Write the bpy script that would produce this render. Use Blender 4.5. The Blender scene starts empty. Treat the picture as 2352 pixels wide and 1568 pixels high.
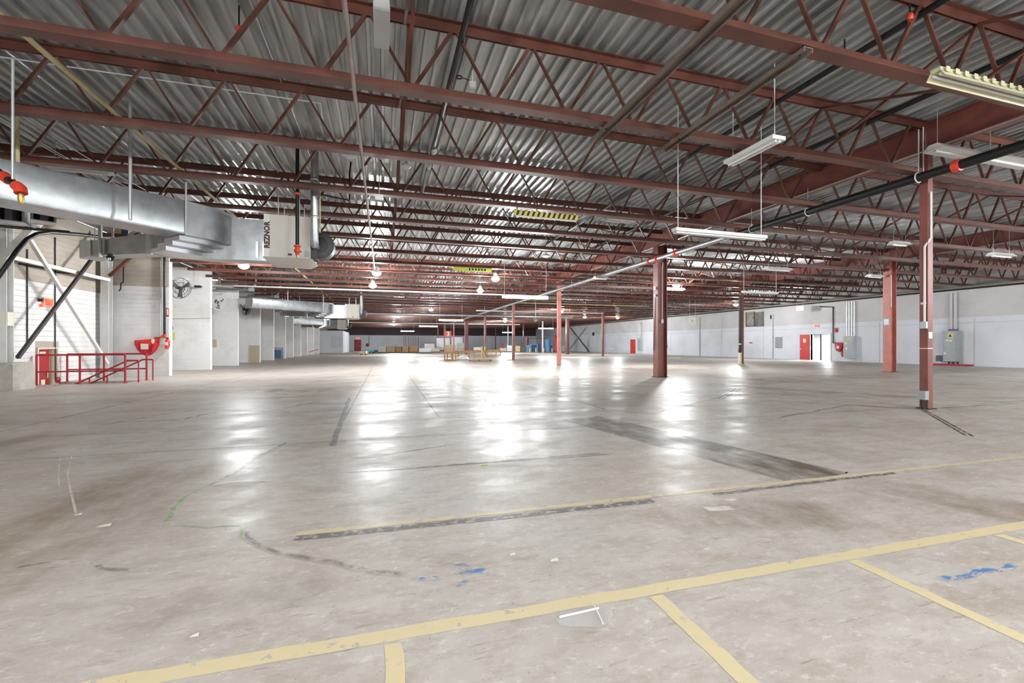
import bpy, math, random
from mathutils import Vector, Matrix, Euler
random.seed(7)
SC = bpy.context.scene
COL = SC.collection

# ------------------------------------------------------------------ camera, world, exposure
F = 1000.0; HC = 1.5; CX = 1176.0; HY = 790.0
TAN = 296.0 / 1000.0
YAW = math.atan(TAN); SN = math.sin(YAW); CS = math.cos(YAW)
cam_d = bpy.data.cameras.new('camera'); cam = bpy.data.objects.new('camera', cam_d); COL.objects.link(cam)
cam.location = (0, 0, HC); cam.rotation_euler = (math.pi / 2, 0, -YAW)
cam_d.sensor_width = 36.0; cam_d.lens = 36.0 * F / 2352.0
cam_d.shift_y = (784.0 - HY) / 2352.0 * -1.0
cam_d.clip_start = 0.05; cam_d.clip_end = 400
SC.camera = cam
SC.view_settings.view_transform = 'Standard'; SC.view_settings.look = 'None'
SC.view_settings.gamma = 1.0; SC.view_settings.use_curve_mapping = False
SC.view_settings.exposure = 0.4
W = bpy.data.worlds.new('sky'); SC.world = W; W.use_nodes = True
bg = W.node_tree.nodes['Background']; bg.inputs[0].default_value = (0.86, 0.93, 1.0, 1); bg.inputs[1].default_value = 3.0
SC.cycles.max_bounces = 5; SC.cycles.diffuse_bounces = 3; SC.cycles.glossy_bounces = 2; SC.cycles.transmission_bounces = 2; SC.cycles.volume_bounces = 0
SC.cycles.use_adaptive_sampling = True; SC.cycles.adaptive_threshold = 0.12; SC.cycles.adaptive_min_samples = 16; SC.cycles.use_light_tree = False; SC.cycles.caustics_reflective = False; SC.cycles.caustics_refractive = False
SC.cycles.transparent_max_bounces = 4; SC.cycles.sample_clamp_indirect = 4.0
LAMP_HIGHBAY = 950.0     # watts of one high-bay lamp
LAMP_TUBE = 560.0        # watts of one lit tube fixture
LAMP_COL = (0.95, 0.985, 1.0)

# ------------------------------------------------------------------ picture point -> place
def cam2w(xc, d, z): return Vector((d * SN + xc * CS, d * CS - xc * SN, z))
def P(px, py, d): return cam2w((px - CX) / F * d, d, HC + (HY - py) / F * d)
def G(px, py, z=0.0):
    d = F * (HC - z) / (py - HY); return cam2w((px - CX) / F * d, d, z)
def ZP(px, py, z): return G(px, py, z)
def onX(px, py, X):
    t = (px - CX) / F; Y = (X * CS - t * X * SN) / (t * CS + SN); d = X * SN + Y * CS
    return Vector((X, Y, HC + (HY - py) / F * d))
def onY(px, py, Y):
    t = (px - CX) / F; X = Y * (SN + CS * t) / (CS - SN * t); d = X * SN + Y * CS
    return Vector((X, Y, HC + (HY - py) / F * d))

# ------------------------------------------------------------------ materials
def lin(c):
    c = [x / 255.0 for x in c]
    return tuple(x / 12.92 if x <= 0.04045 else ((x + 0.055) / 1.055) ** 2.4 for x in c) + (1.0,)
MATS = {}
def mat(name, rgb, rough=0.5, metal=0.0, var=0.0, scale=3.0, stretch=(1, 1, 1), bump=0.0, bscale=20.0, dirt=None, dscale=1.2, damt=0.5, spec=0.5):
    m = bpy.data.materials.new(name); m.use_nodes = True; nt = m.node_tree; b = nt.nodes['Principled BSDF']
    b.inputs['Roughness'].default_value = rough; b.inputs['Metallic'].default_value = metal
    b.inputs['Specular IOR Level'].default_value = spec
    c = lin(rgb); b.inputs['Base Color'].default_value = c
    if var or dirt or bump:
        geo = nt.nodes.new('ShaderNodeNewGeometry'); mp = nt.nodes.new('ShaderNodeMapping')
        nt.links.new(geo.outputs['Position'], mp.inputs[0]); mp.inputs['Scale'].default_value = stretch
    cur = None
    if var:
        n = nt.nodes.new('ShaderNodeTexNoise'); n.inputs['Scale'].default_value = scale; n.inputs['Detail'].default_value = 3
        nt.links.new(mp.outputs[0], n.inputs['Vector'])
        r = nt.nodes.new('ShaderNodeValToRGB'); r.color_ramp.elements[0].position = 0.3; r.color_ramp.elements[1].position = 0.7
        lo = [max(0, x * (1 - var)) for x in c[:3]]; hi = [min(1, x * (1 + var)) for x in c[:3]]
        r.color_ramp.elements[0].color = (*lo, 1); r.color_ramp.elements[1].color = (*hi, 1)
        nt.links.new(n.outputs['Fac'], r.inputs[0]); cur = r.outputs[0]
    if dirt:
        n = nt.nodes.new('ShaderNodeTexNoise'); n.inputs['Scale'].default_value = dscale; n.inputs['Detail'].default_value = 4; n.inputs['Roughness'].default_value = 0.65
        nt.links.new(mp.outputs[0], n.inputs['Vector'])
        r = nt.nodes.new('ShaderNodeValToRGB'); r.color_ramp.elements[0].position = 0.5; r.color_ramp.elements[1].position = 0.72
        r.color_ramp.elements[0].color = (0, 0, 0, 1); r.color_ramp.elements[1].color = (damt, damt, damt, 1)
        nt.links.new(n.outputs['Fac'], r.inputs[0])
        mx = nt.nodes.new('ShaderNodeMix'); mx.data_type = 'RGBA'
        nt.links.new(r.outputs[0], mx.inputs['Factor'])
        if cur: nt.links.new(cur, mx.inputs['A'])
        else: mx.inputs['A'].default_value = c
        mx.inputs['B'].default_value = lin(dirt); cur = mx.outputs['Result']
    if cur: nt.links.new(cur, b.inputs['Base Color'])
    if bump:
        n = nt.nodes.new('ShaderNodeTexNoise'); n.inputs['Scale'].default_value = bscale; n.inputs['Detail'].default_value = 2
        nt.links.new(mp.outputs[0], n.inputs['Vector'])
        bp = nt.nodes.new('ShaderNodeBump'); bp.inputs['Strength'].default_value = bump; bp.inputs['Distance'].default_value = 0.02
        nt.links.new(n.outputs['Fac'], bp.inputs['Height']); nt.links.new(bp.outputs[0], b.inputs['Normal'])
    MATS[name] = m; return m
def emat(name, rgb, strength):
    m = bpy.data.materials.new(name); m.use_nodes = True; nt = m.node_tree; b = nt.nodes['Principled BSDF']
    b.inputs['Base Color'].default_value = lin(rgb); b.inputs['Emission Color'].default_value = lin(rgb); b.inputs['Emission Strength'].default_value = strength
    MATS[name] = m
    try: m.cycles.emission_sampling = 'NONE'
    except Exception: pass
    return m
DECALS = []
def decal(*a, **k): DECALS.append((a, k))

mat('red_steel', (100, 60, 49), 0.38, 0, 0.22, 2.2, dirt=(58, 38, 35), dscale=1.0, damt=0.55)
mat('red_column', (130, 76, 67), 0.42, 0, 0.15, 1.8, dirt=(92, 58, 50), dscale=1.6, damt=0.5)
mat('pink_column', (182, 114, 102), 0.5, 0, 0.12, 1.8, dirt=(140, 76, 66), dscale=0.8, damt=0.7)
mat('deck', (184, 187, 188), 0.36, 0.35, 0.32, 1.6, stretch=(3.0, 0.3, 1), dirt=(74, 74, 74), dscale=0.9, damt=0.8)
mat('white_block', (232, 231, 230), 0.65, 0, 0.05, 0.8, dirt=(192, 186, 178), dscale=0.7, damt=0.4)
mat('tan_block', (178, 168, 156), 0.75, 0, 0.12, 0.9, dirt=(140, 128, 116), dscale=0.6, damt=0.5)
mat('wall_white', (214, 217, 224), 0.6, 0, 0.06, 0.35, dirt=(188, 184, 180), dscale=0.4, damt=0.4)
mat('wall_upper', (200, 198, 198), 0.7, 0, 0.08, 0.5, dirt=(168, 160, 154), dscale=0.4, damt=0.4)
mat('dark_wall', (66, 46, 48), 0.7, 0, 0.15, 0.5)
mat('white_paint', (224, 224, 222), 0.5, 0, 0.06, 2, dirt=(176, 168, 158), dscale=2, damt=0.4)
mat('galvanised', (176, 180, 182), 0.32, 0.75, 0.14, 3.5, dirt=(140, 142, 142), dscale=2.5, damt=0.5)
mat('galvanised_bright', (205, 208, 212), 0.28, 0.75, 0.08, 4)
mat('conduit', (196, 198, 198), 0.35, 0.6, 0.08, 3)
mat('grey_channel', (128, 116, 108), 0.5, 0.35, 0.2, 2.5, dirt=(122, 84, 56), dscale=1.8, damt=0.7)
mat('black_pipe', (26, 26, 28), 0.4, 0.2, 0.2, 4)
mat('silver_pipe', (150, 152, 156), 0.35, 0.6, 0.1, 3)
mat('red_fitting', (206, 64, 44), 0.45, 0, 0.1, 6)
mat('brass', (176, 146, 84), 0.35, 0.8)
mat('yellow_pipe', (196, 186, 140), 0.5, 0, 0.12, 2.5)
mat('yellow_lamp', (200, 196, 160), 0.45, 0, 0.08, 3)
mat('lamp_white', (232, 234, 232), 0.4)
mat('dark_metal', (52, 46, 44), 0.5, 0.2, 0.2, 3)
mat('black', (18, 18, 20), 0.5)
mat('grey_vane', (92, 94, 104), 0.6, 0, 0.15, 3)
mat('red_paint', (168, 26, 40), 0.45, 0, 0.12, 2.5)
mat('red_bright', (214, 40, 44), 0.5, 0, 0.14, 3.5)
mat('red_door', (196, 50, 44), 0.4, 0, 0.08, 1.5)
mat('concrete', (190, 184, 174), 0.8, 0, 0.12, 3, bump=0.4, bscale=12, dirt=(142, 134, 124), dscale=1.4, damt=0.6)
mat('paper', (232, 226, 206), 0.8)
mat('yellow_paper', (214, 206, 120), 0.8)
mat('cream', (212, 202, 178), 0.7)
mat('heater_cream', (206, 200, 190), 0.45, 0, 0.04, 2)
mat('heater_white', (232, 228, 222), 0.45)
mat('cast_dark', (62, 60, 60), 0.5, 0.3, 0.2, 4)
mat('grey_cabinet', (160, 166, 168), 0.4, 0.1, 0.08, 2)
mat('light_cabinet', (196, 200, 204), 0.4, 0.1, 0.05, 2)
mat('wood', (168, 128, 80), 0.7, 0, 0.2, 3, stretch=(0.6, 4, 4), dirt=(120, 84, 48), dscale=2, damt=0.5)
mat('cardboard', (176, 152, 120), 0.75, 0, 0.08, 1.5)
mat('tan_board', (190, 174, 150), 0.7, 0, 0.05, 1.2)
mat('grey_board', (204, 200, 192), 0.7, 0, 0.08, 1.5)
mat('wrap_white', (236, 238, 242), 0.25, 0, 0.05, 2, bump=0.5, bscale=5)
mat('blue_machine', (96, 148, 190), 0.45, 0, 0.12, 2)
mat('blue_dark', (38, 70, 110), 0.5, 0, 0.12, 2)
mat('teal', (40, 176, 154), 0.5)
mat('navy_grey', (84, 92, 108), 0.5, 0, 0.15, 2)
mat('bollard_yellow', (214, 196, 110), 0.5, 0, 0.1, 3)
mat('orange_sign', (226, 112, 74), 0.6)
mat('hazard_yellow', (206, 190, 84), 0.6, 0, 0.12, 6)
mat('lime', (186, 200, 70), 0.5, 0, 0.1, 4)
mat('letter_dark', (66, 22, 34), 0.5)
mat('louver', (112, 108, 102), 0.6, 0, 0.35, 2.5)
mat('smoke_panel', (150, 146, 138), 0.7, 0, 0.3, 1.5, dirt=(40, 38, 36), dscale=1.3, damt=0.9)
emat('tube_glow', (255, 253, 250), 14.0)
emat('lens_glow', (255, 252, 246), 18.0)
emat('exit_glow', (255, 70, 44), 1.6)
mat('exit_case', (232, 200, 190), 0.5)
decal('yellow_line', (221, 205, 164), 5.0, 0.36, 0.40, 0.55, 0.97, (2.2, 2.2, 1))
decal('yellow_line_worn', (216, 201, 160), 4.0, 0.39, 0.48, 0.55, 0.95, (2.2, 2.2, 1))
decal('black_line_worn', (104, 98, 96), 5.0, 0.36, 0.50, 0.55, 0.9, (2.5, 2.5, 1))
decal('crack_dark', (58, 52, 48), 5.0, 0.36, 0.5, 0.8, 0.95)
decal('crack_soft', (120, 113, 104), 5.0, 0.38, 0.56, 0.8, 0.85)
decal('crack_green', (128, 164, 106), 7.0, 0.40, 0.54, 0.8, 0.9)
decal('stain_faint', (150, 144, 136), 3.0, 0.34, 0.7, 0.6, 0.6)
decal('stain_dark', (100, 91, 82), 1.6, 0.22, 0.62, 0.4, 0.95, (1.8, 0.7, 1))
decal('stain_brown', (132, 115, 92), 1.1, 0.36, 0.66, 0.5, 0.75, (1.4, 0.6, 1))
decal('blue_paint', (84, 130, 186), 9.0, 0.44, 0.52, 0.6, 0.95, (1, 2.5, 1))
decal('pale_patch', (230, 226, 218), 3.0, 0.30, 0.5, 0.5, 0.8)
decal('chalk', (228, 224, 216), 5.0, 0.40, 0.6, 0.7, 0.7)

# ------------------------------------------------------------------ mesh builder
class MB:
    def __init__(s): s.v = []; s.f = []; s.fade = None
    def add(s, vs, fs):
        o = len(s.v); s.v += [tuple(v) for v in vs]; s.f += [tuple(i + o for i in f) for f in fs]; return s
    def box(s, x0, x1, y0, y1, z0, z1):
        return s.add([(x0, y0, z0), (x1, y0, z0), (x1, y1, z0), (x0, y1, z0), (x0, y0, z1), (x1, y0, z1), (x1, y1, z1), (x0, y1, z1)],
                     [(0, 3, 2, 1), (4, 5, 6, 7), (0, 1, 5, 4), (1, 2, 6, 5), (2, 3, 7, 6), (3, 0, 4, 7)])
    def cb(s, c, sx, sy, sz): return s.box(c[0] - sx / 2, c[0] + sx / 2, c[1] - sy / 2, c[1] + sy / 2, c[2] - sz / 2, c[2] + sz / 2)
    def bar(s, p, q, w, h, up=(0, 0, 1)):
        p = Vector(p); q = Vector(q); a = (q - p).normalized(); u = Vector(up)
        if abs(a.dot(u)) > 0.98: u = Vector((0, 1, 0))
        sd = a.cross(u).normalized() * (w / 2); up2 = sd.cross(a).normalized() * (h / 2)
        vs = []
        for b in (p, q): vs += [b - sd - up2, b + sd - up2, b + sd + up2, b - sd + up2]
        return s.add(vs, [(0, 1, 2, 3), (7, 6, 5, 4), (0, 4, 5, 1), (1, 5, 6, 2), (2, 6, 7, 3), (3, 7, 4, 0)])
    def tube(s, pts, r, n=10, cap=True):
        pts = [Vector(p) for p in pts]; rings = []; u = None
        rr = r if isinstance(r, (list, tuple)) else [r] * len(pts)
        for i, p in enumerate(pts):
            if i == 0: a = pts[1] - p
            elif i == len(pts) - 1: a = p - pts[i - 1]
            else: a = (pts[i + 1] - p).normalized() + (p - pts[i - 1]).normalized()
            a.normalize()
            if u is None:
                u = Vector((0, 0, 1)) if abs(a.z) < 0.9 else Vector((1, 0, 0))
            u = (u - a * u.dot(a)).normalized(); w = a.cross(u)
            rings.append([p + (u * math.cos(2 * math.pi * k / n) + w * math.sin(2 * math.pi * k / n)) * rr[i] for k in range(n)])
        vs = [x for rg in rings for x in rg]; fs = []
        for i in range(len(pts) - 1):
            for k in range(n):
                fs.append((i * n + k, i * n + (k + 1) % n, (i + 1) * n + (k + 1) % n, (i + 1) * n + k))
        if cap: fs += [tuple(reversed(range(n))), tuple(range((len(pts) - 1) * n, len(pts) * n))]
        return s.add(vs, fs)
    def prism(s, poly, z0, z1):
        n = len(poly); a = sum(poly[i][0] * poly[(i + 1) % n][1] - poly[(i + 1) % n][0] * poly[i][1] for i in range(n))
        if a < 0: poly = poly[::-1]
        vs = [(x[0], x[1], z0) for x in poly] + [(x[0], x[1], z1) for x in poly]
        return s.add(vs, [tuple(reversed(range(n))), tuple(range(n, 2 * n))] + [(i, (i + 1) % n, n + (i + 1) % n, n + i) for i in range(n)])
    def lathe(s, prof, n=16, c=(0, 0, 0), axis='z'):
        vs = []
        for r, z in prof:
            for k in range(n):
                a = 2 * math.pi * k / n; x, y = r * math.cos(a), r * math.sin(a)
                p = {'z': (x, y, z), 'y': (x, z, y), 'x': (z, x, y)}[axis]
                vs.append((p[0] + c[0], p[1] + c[1], p[2] + c[2]))
        fs = []
        for i in range(len(prof) - 1):
            for k in range(n): fs.append((i * n + k, i * n + (k + 1) % n, (i + 1) * n + (k + 1) % n, (i + 1) * n + k))
        fs += [tuple(reversed(range(n))), tuple(range((len(prof) - 1) * n, len(prof) * n))]
        return s.add(vs, fs)
    def torus(s, c, R, r, nrm, n=24, m=6):
        nrm = Vector(nrm).normalized(); u = nrm.orthogonal().normalized(); w = nrm.cross(u); c = Vector(c)
        pts = [c + (u * math.cos(2 * math.pi * k / n) + w * math.sin(2 * math.pi * k / n)) * R for k in range(n + 1)]
        return s.tube(pts, r, m, cap=False)
    def poly(s, pts): return s.add(pts, [tuple(range(len(pts)))])
    def hull8(s, a, b):
        """two quads a, b joined"""
        return s.add(list(a) + list(b), [(3, 2, 1, 0), (4, 5, 6, 7), (0, 1, 5, 4), (1, 2, 6, 5), (2, 3, 7, 6), (3, 0, 4, 7)])
    def mesh(s, name, m):
        me = bpy.data.meshes.new(name); me.from_pydata(s.v, [], s.f); me.validate(); me.materials.append(MATS[m] if isinstance(m, str) else m)
        me.polygons.foreach_set('use_smooth', [True] * len(me.polygons)); me.set_sharp_from_angle(angle=0.7); me.update()
        if s.fade:
            at = me.attributes.new('fade', 'FLOAT', 'POINT'); at.data.foreach_set('value', s.fade)
        return me
    def obj(s, name, m, parent=None, loc=None): return link(name, s.mesh(name, m), parent, loc)
def link(name, data, parent=None, loc=None):
    o = bpy.data.objects.new(name, data); COL.objects.link(o)
    if parent: o.parent = parent
    if loc is not None: o.location = loc
    return o
def tag(o, label, cat, group=None, kind=None):
    o['label'] = label; o['category'] = cat
    if group: o['group'] = group
    if kind: o['kind'] = kind
    return o
def thing(name, label, cat, loc=(0, 0, 0), group=None, kind=None):
    o = link(name, None, None, loc); o.empty_display_size = 0.2
    return tag(o, label, cat, group, kind)
def struct(o): o['kind'] = 'structure'; return o
def copy_tree(o, parent=None):
    c = o.copy(); COL.objects.link(c); c.parent = parent
    for ch in list(o.children): copy_tree(ch, c)
    return c
def mesh_text(name, cu, parent):
    tmp = bpy.data.objects.new(name, cu); COL.objects.link(tmp); bpy.context.view_layer.update()
    me = bpy.data.meshes.new_from_object(tmp.evaluated_get(bpy.context.evaluated_depsgraph_get())); bpy.data.objects.remove(tmp)
    return link(name, me, parent)
ORD = ['first', 'second', 'third', 'fourth', 'fifth', 'sixth', 'seventh', 'eighth', 'ninth', 'tenth', 'eleventh', 'twelfth', 'thirteenth', 'fourteenth']

# ------------------------------------------------------------------ dimensions of the hall
XL, XR, XG1, XG2, XGL = -12.3, 38.5, 12.1, 26.3, -9.95
Y0, Y1 = -14.0, 108.0
ZB, ZT, ZD = 5.41, 6.63, 6.65
JY = lambda k: 6.97 + 2.5 * k

# ------------------------------------------------------------------ floor with the stair pit
PX0, PX1, PY0, PY1 = XL, -9.55, 20.35, 21.6
fm = bpy.data.materials.new('floor_concrete'); fm.use_nodes = True; nt = fm.node_tree; fb = nt.nodes['Principled BSDF']
geo = nt.nodes.new('ShaderNodeNewGeometry')
def fnoise(scale, det=6, stretch=(1, 1, 1), rough=0.6):
    mp = nt.nodes.new('ShaderNodeMapping'); mp.inputs['Scale'].default_value = stretch; nt.links.new(geo.outputs['Position'], mp.inputs[0])
    n = nt.nodes.new('ShaderNodeTexNoise'); n.inputs['Scale'].default_value = scale; n.inputs['Detail'].default_value = det; n.inputs['Roughness'].default_value = rough
    nt.links.new(mp.outputs[0], n.inputs['Vector']); return n.outputs['Fac']
def framp(src, a, b, ca, cb):
    r = nt.nodes.new('ShaderNodeValToRGB'); r.color_ramp.elements[0].position = a; r.color_ramp.elements[1].position = b
    r.color_ramp.elements[0].color = ca; r.color_ramp.elements[1].color = cb; nt.links.new(src, r.inputs[0]); return r.outputs[0]
def fmix(fac, a, b, mode='MIX'):
    m = nt.nodes.new('ShaderNodeMix'); m.data_type = 'RGBA'; m.blend_type = mode
    for s, v in (('Factor', fac), ('A', a), ('B', b)):
        if hasattr(v, 'links') or hasattr(v, 'is_linked'): nt.links.new(v, m.inputs[s])
        else: m.inputs[s].default_value = v
    return m.outputs['Result']
g1 = lambda v: (v, v, v, 1)
c = framp(fnoise(0.35, 5), 0.35, 0.65, lin((186, 174, 163)), lin((196, 190, 184)))
c = fmix(framp(fnoise(2.2, 5, (0.8, 1.6, 1), 0.7), 0.46, 0.62, g1(0), g1(0.55)), c, lin((208, 200, 192)))
c = fmix(framp(fnoise(0.8, 5, (0.7, 1.2, 1), 0.68), 0.52, 0.70, g1(0), g1(0.8)), c, lin((164, 147, 130)))
c = fmix(framp(fnoise(0.16, 5, (1, 0.5, 1)), 0.53, 0.68, g1(0), g1(0.55)), c, lin((150, 138, 124)))
c = fmix(framp(fnoise(9.0, 5, (1, 1.6, 1), 0.75), 0.57, 0.66, g1(0), g1(0.6)), c, lin((224, 220, 214)))
c = fmix(framp(fnoise(14.0, 5, (0.25, 2.2, 1), 0.7), 0.60, 0.66, g1(0), g1(0.55)), c, lin((142, 130, 116)))
c = fmix(framp(fnoise(4.2, 5, (0.8, 1.5, 1), 0.78), 0.50, 0.60, g1(0), g1(0.45)), c, lin((170, 156, 142)))
c = fmix(framp(fnoise(20.0, 5, (0.7, 1.4, 1), 0.8), 0.54, 0.62, g1(0), g1(0.4)), c, lin((214, 208, 200)))
c = fmix(framp(fnoise(38.0, 3), 0.66, 0.72, g1(0), g1(0.5)), c, lin((120, 108, 96)))
nt.links.new(c, fb.inputs['Base Color'])
rg = framp(fnoise(0.9, 5, (0.8, 1.2, 1), 0.7), 0.35, 0.68, g1(0.29), g1(0.54)); nt.links.new(rg, fb.inputs['Roughness'])
fb.inputs['Specular IOR Level'].default_value = 0.1
bp = nt.nodes.new('ShaderNodeBump'); bp.inputs['Strength'].default_value = 0.12; bp.inputs['Distance'].default_value = 0.01
nt.links.new(fnoise(5.0, 5, (0.7, 1.5, 1), 0.7), bp.inputs['Height']); nt.links.new(bp.outputs[0], fb.inputs['Normal'])
MATS['floor'] = fm
def make_decal(name, rgb, scale, lo, hi, rough=0.6, amt=1.0, stretch=(1, 1, 1)):
    """worn paint, crack or stain: the floor's own material, changed to this colour where a noise is high"""
    m = fm.copy(); m.name = name; nt = m.node_tree; b = nt.nodes['Principled BSDF']
    src = b.inputs['Base Color'].links[0].from_socket; rsrc = b.inputs['Roughness'].links[0].from_socket
    geo = nt.nodes.new('ShaderNodeNewGeometry'); mp = nt.nodes.new('ShaderNodeMapping'); mp.inputs['Scale'].default_value = stretch
    nt.links.new(geo.outputs['Position'], mp.inputs[0])
    n = nt.nodes.new('ShaderNodeTexNoise'); n.inputs['Scale'].default_value = scale; n.inputs['Detail'].default_value = 4; n.inputs['Roughness'].default_value = 0.7
    nt.links.new(mp.outputs[0], n.inputs['Vector'])
    r = nt.nodes.new('ShaderNodeValToRGB'); r.color_ramp.elements[0].position = lo; r.color_ramp.elements[1].position = hi
    r.color_ramp.elements[0].color = (0, 0, 0, 1); r.color_ramp.elements[1].color = (amt, amt, amt, 1)
    nt.links.new(n.outputs['Fac'], r.inputs[0])
    at = nt.nodes.new('ShaderNodeAttribute'); at.attribute_name = 'fade'
    mu = nt.nodes.new('ShaderNodeMath'); mu.operation = 'MULTIPLY'; nt.links.new(r.outputs[0], mu.inputs[0]); nt.links.new(at.outputs['Fac'], mu.inputs[1])
    mx = nt.nodes.new('ShaderNodeMix'); mx.data_type = 'RGBA'; nt.links.new(mu.outputs[0], mx.inputs['Factor']); nt.links.new(src, mx.inputs['A']); mx.inputs['B'].default_value = lin(rgb)
    nt.links.new(mx.outputs['Result'], b.inputs['Base Color']); MATS[name] = m
for a, k in DECALS: make_decal(*a, **k)
m = MB()
for x0, x1, y0, y1 in ((XL - 0.2, XR + 0.2, Y0, PY0), (XL - 0.2, XR + 0.2, PY1, Y1 + 0.2), (PX1, XR + 0.2, PY0, PY1)):
    m.box(x0, x1, y0, y1, -0.15, 0)
floor = struct(m.obj('floor', 'floor'))
# pit walls and steps
m = MB(); m.box(XL, PX1, PY0 - 0.15, PY0 - 0.001, -1.0, -0.151).box(XL, PX1, PY1 + 0.001, PY1 + 0.15, -1.0, -0.151).box(XL, PX1, PY0, PY1, -1.0, -0.8).box(PX1 + 0.001, PX1 + 0.15, PY0, PY1, -1.0, -0.151)
m.obj('stair_pit', 'concrete', floor)
for i in range(4):
    MB().box(PX1 - 0.28 * (i + 1), PX1 - 0.28 * i, PY0 + 0.01, PY1 - 0.01, -0.8, -0.16 * (i + 1)).obj('stair_step', 'concrete', floor)

# ------------------------------------------------------------------ roof deck
m = MB(); px = 0.0; prof = []
for i in range(4):
    o = i * 0.235; prof += [(o, 0.07), (o + 0.15, 0.07), (o + 0.165, 0.0), (o + 0.22, 0.0)]
prof.append((0.94, 0.07))
vs = [(x, y, z) for y in (Y0, Y1) for x, z in prof]; n = len(prof)
m.add(vs, [(i, i + 1, n + i + 1, n + i) for i in range(n - 1)])
sheet = m.mesh('deck_sheet', 'deck')
ceil = struct(MB().box(XL - 0.2, XR + 0.2, Y0, Y1, ZD + 0.1, ZD + 0.3).obj('ceiling', 'dark_metal'))
x = XL - 0.12
while x < XR:
    link('deck_sheet', sheet, ceil, (x, 0, ZD)); x += 0.94

# ------------------------------------------------------------------ walls
def wall(name, x0, x1, y0, y1, z0, z1, m): return struct(MB().box(x0, x1, y0, y1, z0, z1).obj(name, m))
# left wall, with the door opening at the pit
DY0, DY1, DZ0, DZ1 = 20.42, 21.5, -0.8, 1.38
m = MB()
m.box(XL - 0.25, XL, Y0, DY0, -0.9, ZD).box(XL - 0.25, XL, DY1, Y1, -0.9, ZD).box(XL - 0.25, XL, DY0, DY1, DZ1, ZD)
wl = struct(m.obj('wall_left', 'tan_block'))
def courses(parent, axis, fixed, a0, a1, z0, z1, split=None, hole=None, low='white_block', high='tan_block'):
    z = z0; i = 0
    while z < z1 - 0.05:
        h = min(0.2, z1 - z)
        segs = [(a0, a1)]
        if hole and z < hole[2]: segs = [(a0, hole[0]), (hole[1], a1)]
        for s0, s1 in segs:
            e = 0.014 + random.uniform(-0.003, 0.003); mm = MB()
            if axis == 'x': mm.box(fixed, fixed + e, s0, s1, z + 0.006, z + h - 0.005)
            else: mm.box(s0, s1, fixed - e, fixed, z + 0.006, z + h - 0.005)
            mm.obj('block_course', low if z < split else high, parent)
        z += 0.2; i += 1
courses(wl, 'x', XL, 15.5, 24.38, 0.0, 6.6, 3.65, (DY0 - 0.06, DY1 + 0.06, 1.42))
FIN_Y = [24.4, 29.5, 34.5, 40.2, 44.9, 50.0, 54.1, 58.7, 63.5, 69.2, 75.0]
FIN_X1 = -9.72
for i, fy in enumerate(FIN_Y):
    top = 6.6 if i < 2 else 6.6
    w = wall('wall_left_fin', XL + 0.001, FIN_X1, fy, fy + 0.3, 0, 5.94, 'white_block')
    if i < 3: courses(w, 'y', fy, XL + 0.02, FIN_X1, 0.0, 5.94, 4.05 if i == 0 else 9.0)
# recessed dock doors between the fins
for i in range(len(FIN_Y) - 1):
    ya, yb = FIN_Y[i] + 0.9, FIN_Y[i + 1] - 0.6
    d = struct(MB().box(XL + 0.001, XL + 0.06, ya, yb, 0, 3.0).obj('door_%d' % (i + 10), 'white_paint'))
    for j in range(5): MB().box(XL + 0.06, XL + 0.08, ya + 0.02, yb - 0.02, 0.02 + j * 0.6, 0.58 + j * 0.6).obj('door_panel', 'white_paint', d)
# right wall with the double doorway and an open dock door added out of view to let in daylight
RD0, RD1, RDZ = 29.35, 31.25, 2.42
OD0, OD1, ODZ = 5.5, 10.0, 3.6
m = MB()
for y0, y1, z0, z1 in ((Y0, OD0, 0, ZD), (OD0, OD1, ODZ, ZD), (OD1, RD0, 0, ZD), (RD0, RD1, RDZ, ZD), (RD1, Y1, 0, ZD)):
    m.box(XR, XR + 0.25, y0, y1, z0, z1)
wr = struct(m.obj('wall_right', 'wall_white'))
for y0, y1 in ((10.0, Y1),):
    MB().box(XR - 0.012, XR - 0.001, y0, y1, 3.35, 6.5).obj('upper_band', 'wall_upper', wr)
MB().box(XR - 0.03, XR - 0.001, 10.0, Y1, 3.28, 3.35).obj('ledge', 'wall_white', wr)
MB().box(XR - 0.025, XR - 0.001, 10.0, Y1, 2.95, 2.99).obj('ledge', 'wall_upper', wr)
for y in (13.5, 19.4, 25.3, 36.5, 42.5, 52.0, 62.0, 72.0, 84.0):
    MB().box(XR - 0.02, XR - 0.001, y, y + 0.06, 0, 6.5).obj('panel_joint', 'wall_upper', wr)
wall('wall_far', XL, XR, Y1, Y1 + 0.2, 0, 3.6, 'wall_white')
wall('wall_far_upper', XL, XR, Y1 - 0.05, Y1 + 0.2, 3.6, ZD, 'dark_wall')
wall('wall_back', XL, XR, Y0 - 0.2, Y0, 0, ZD, 'wall_white')

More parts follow.
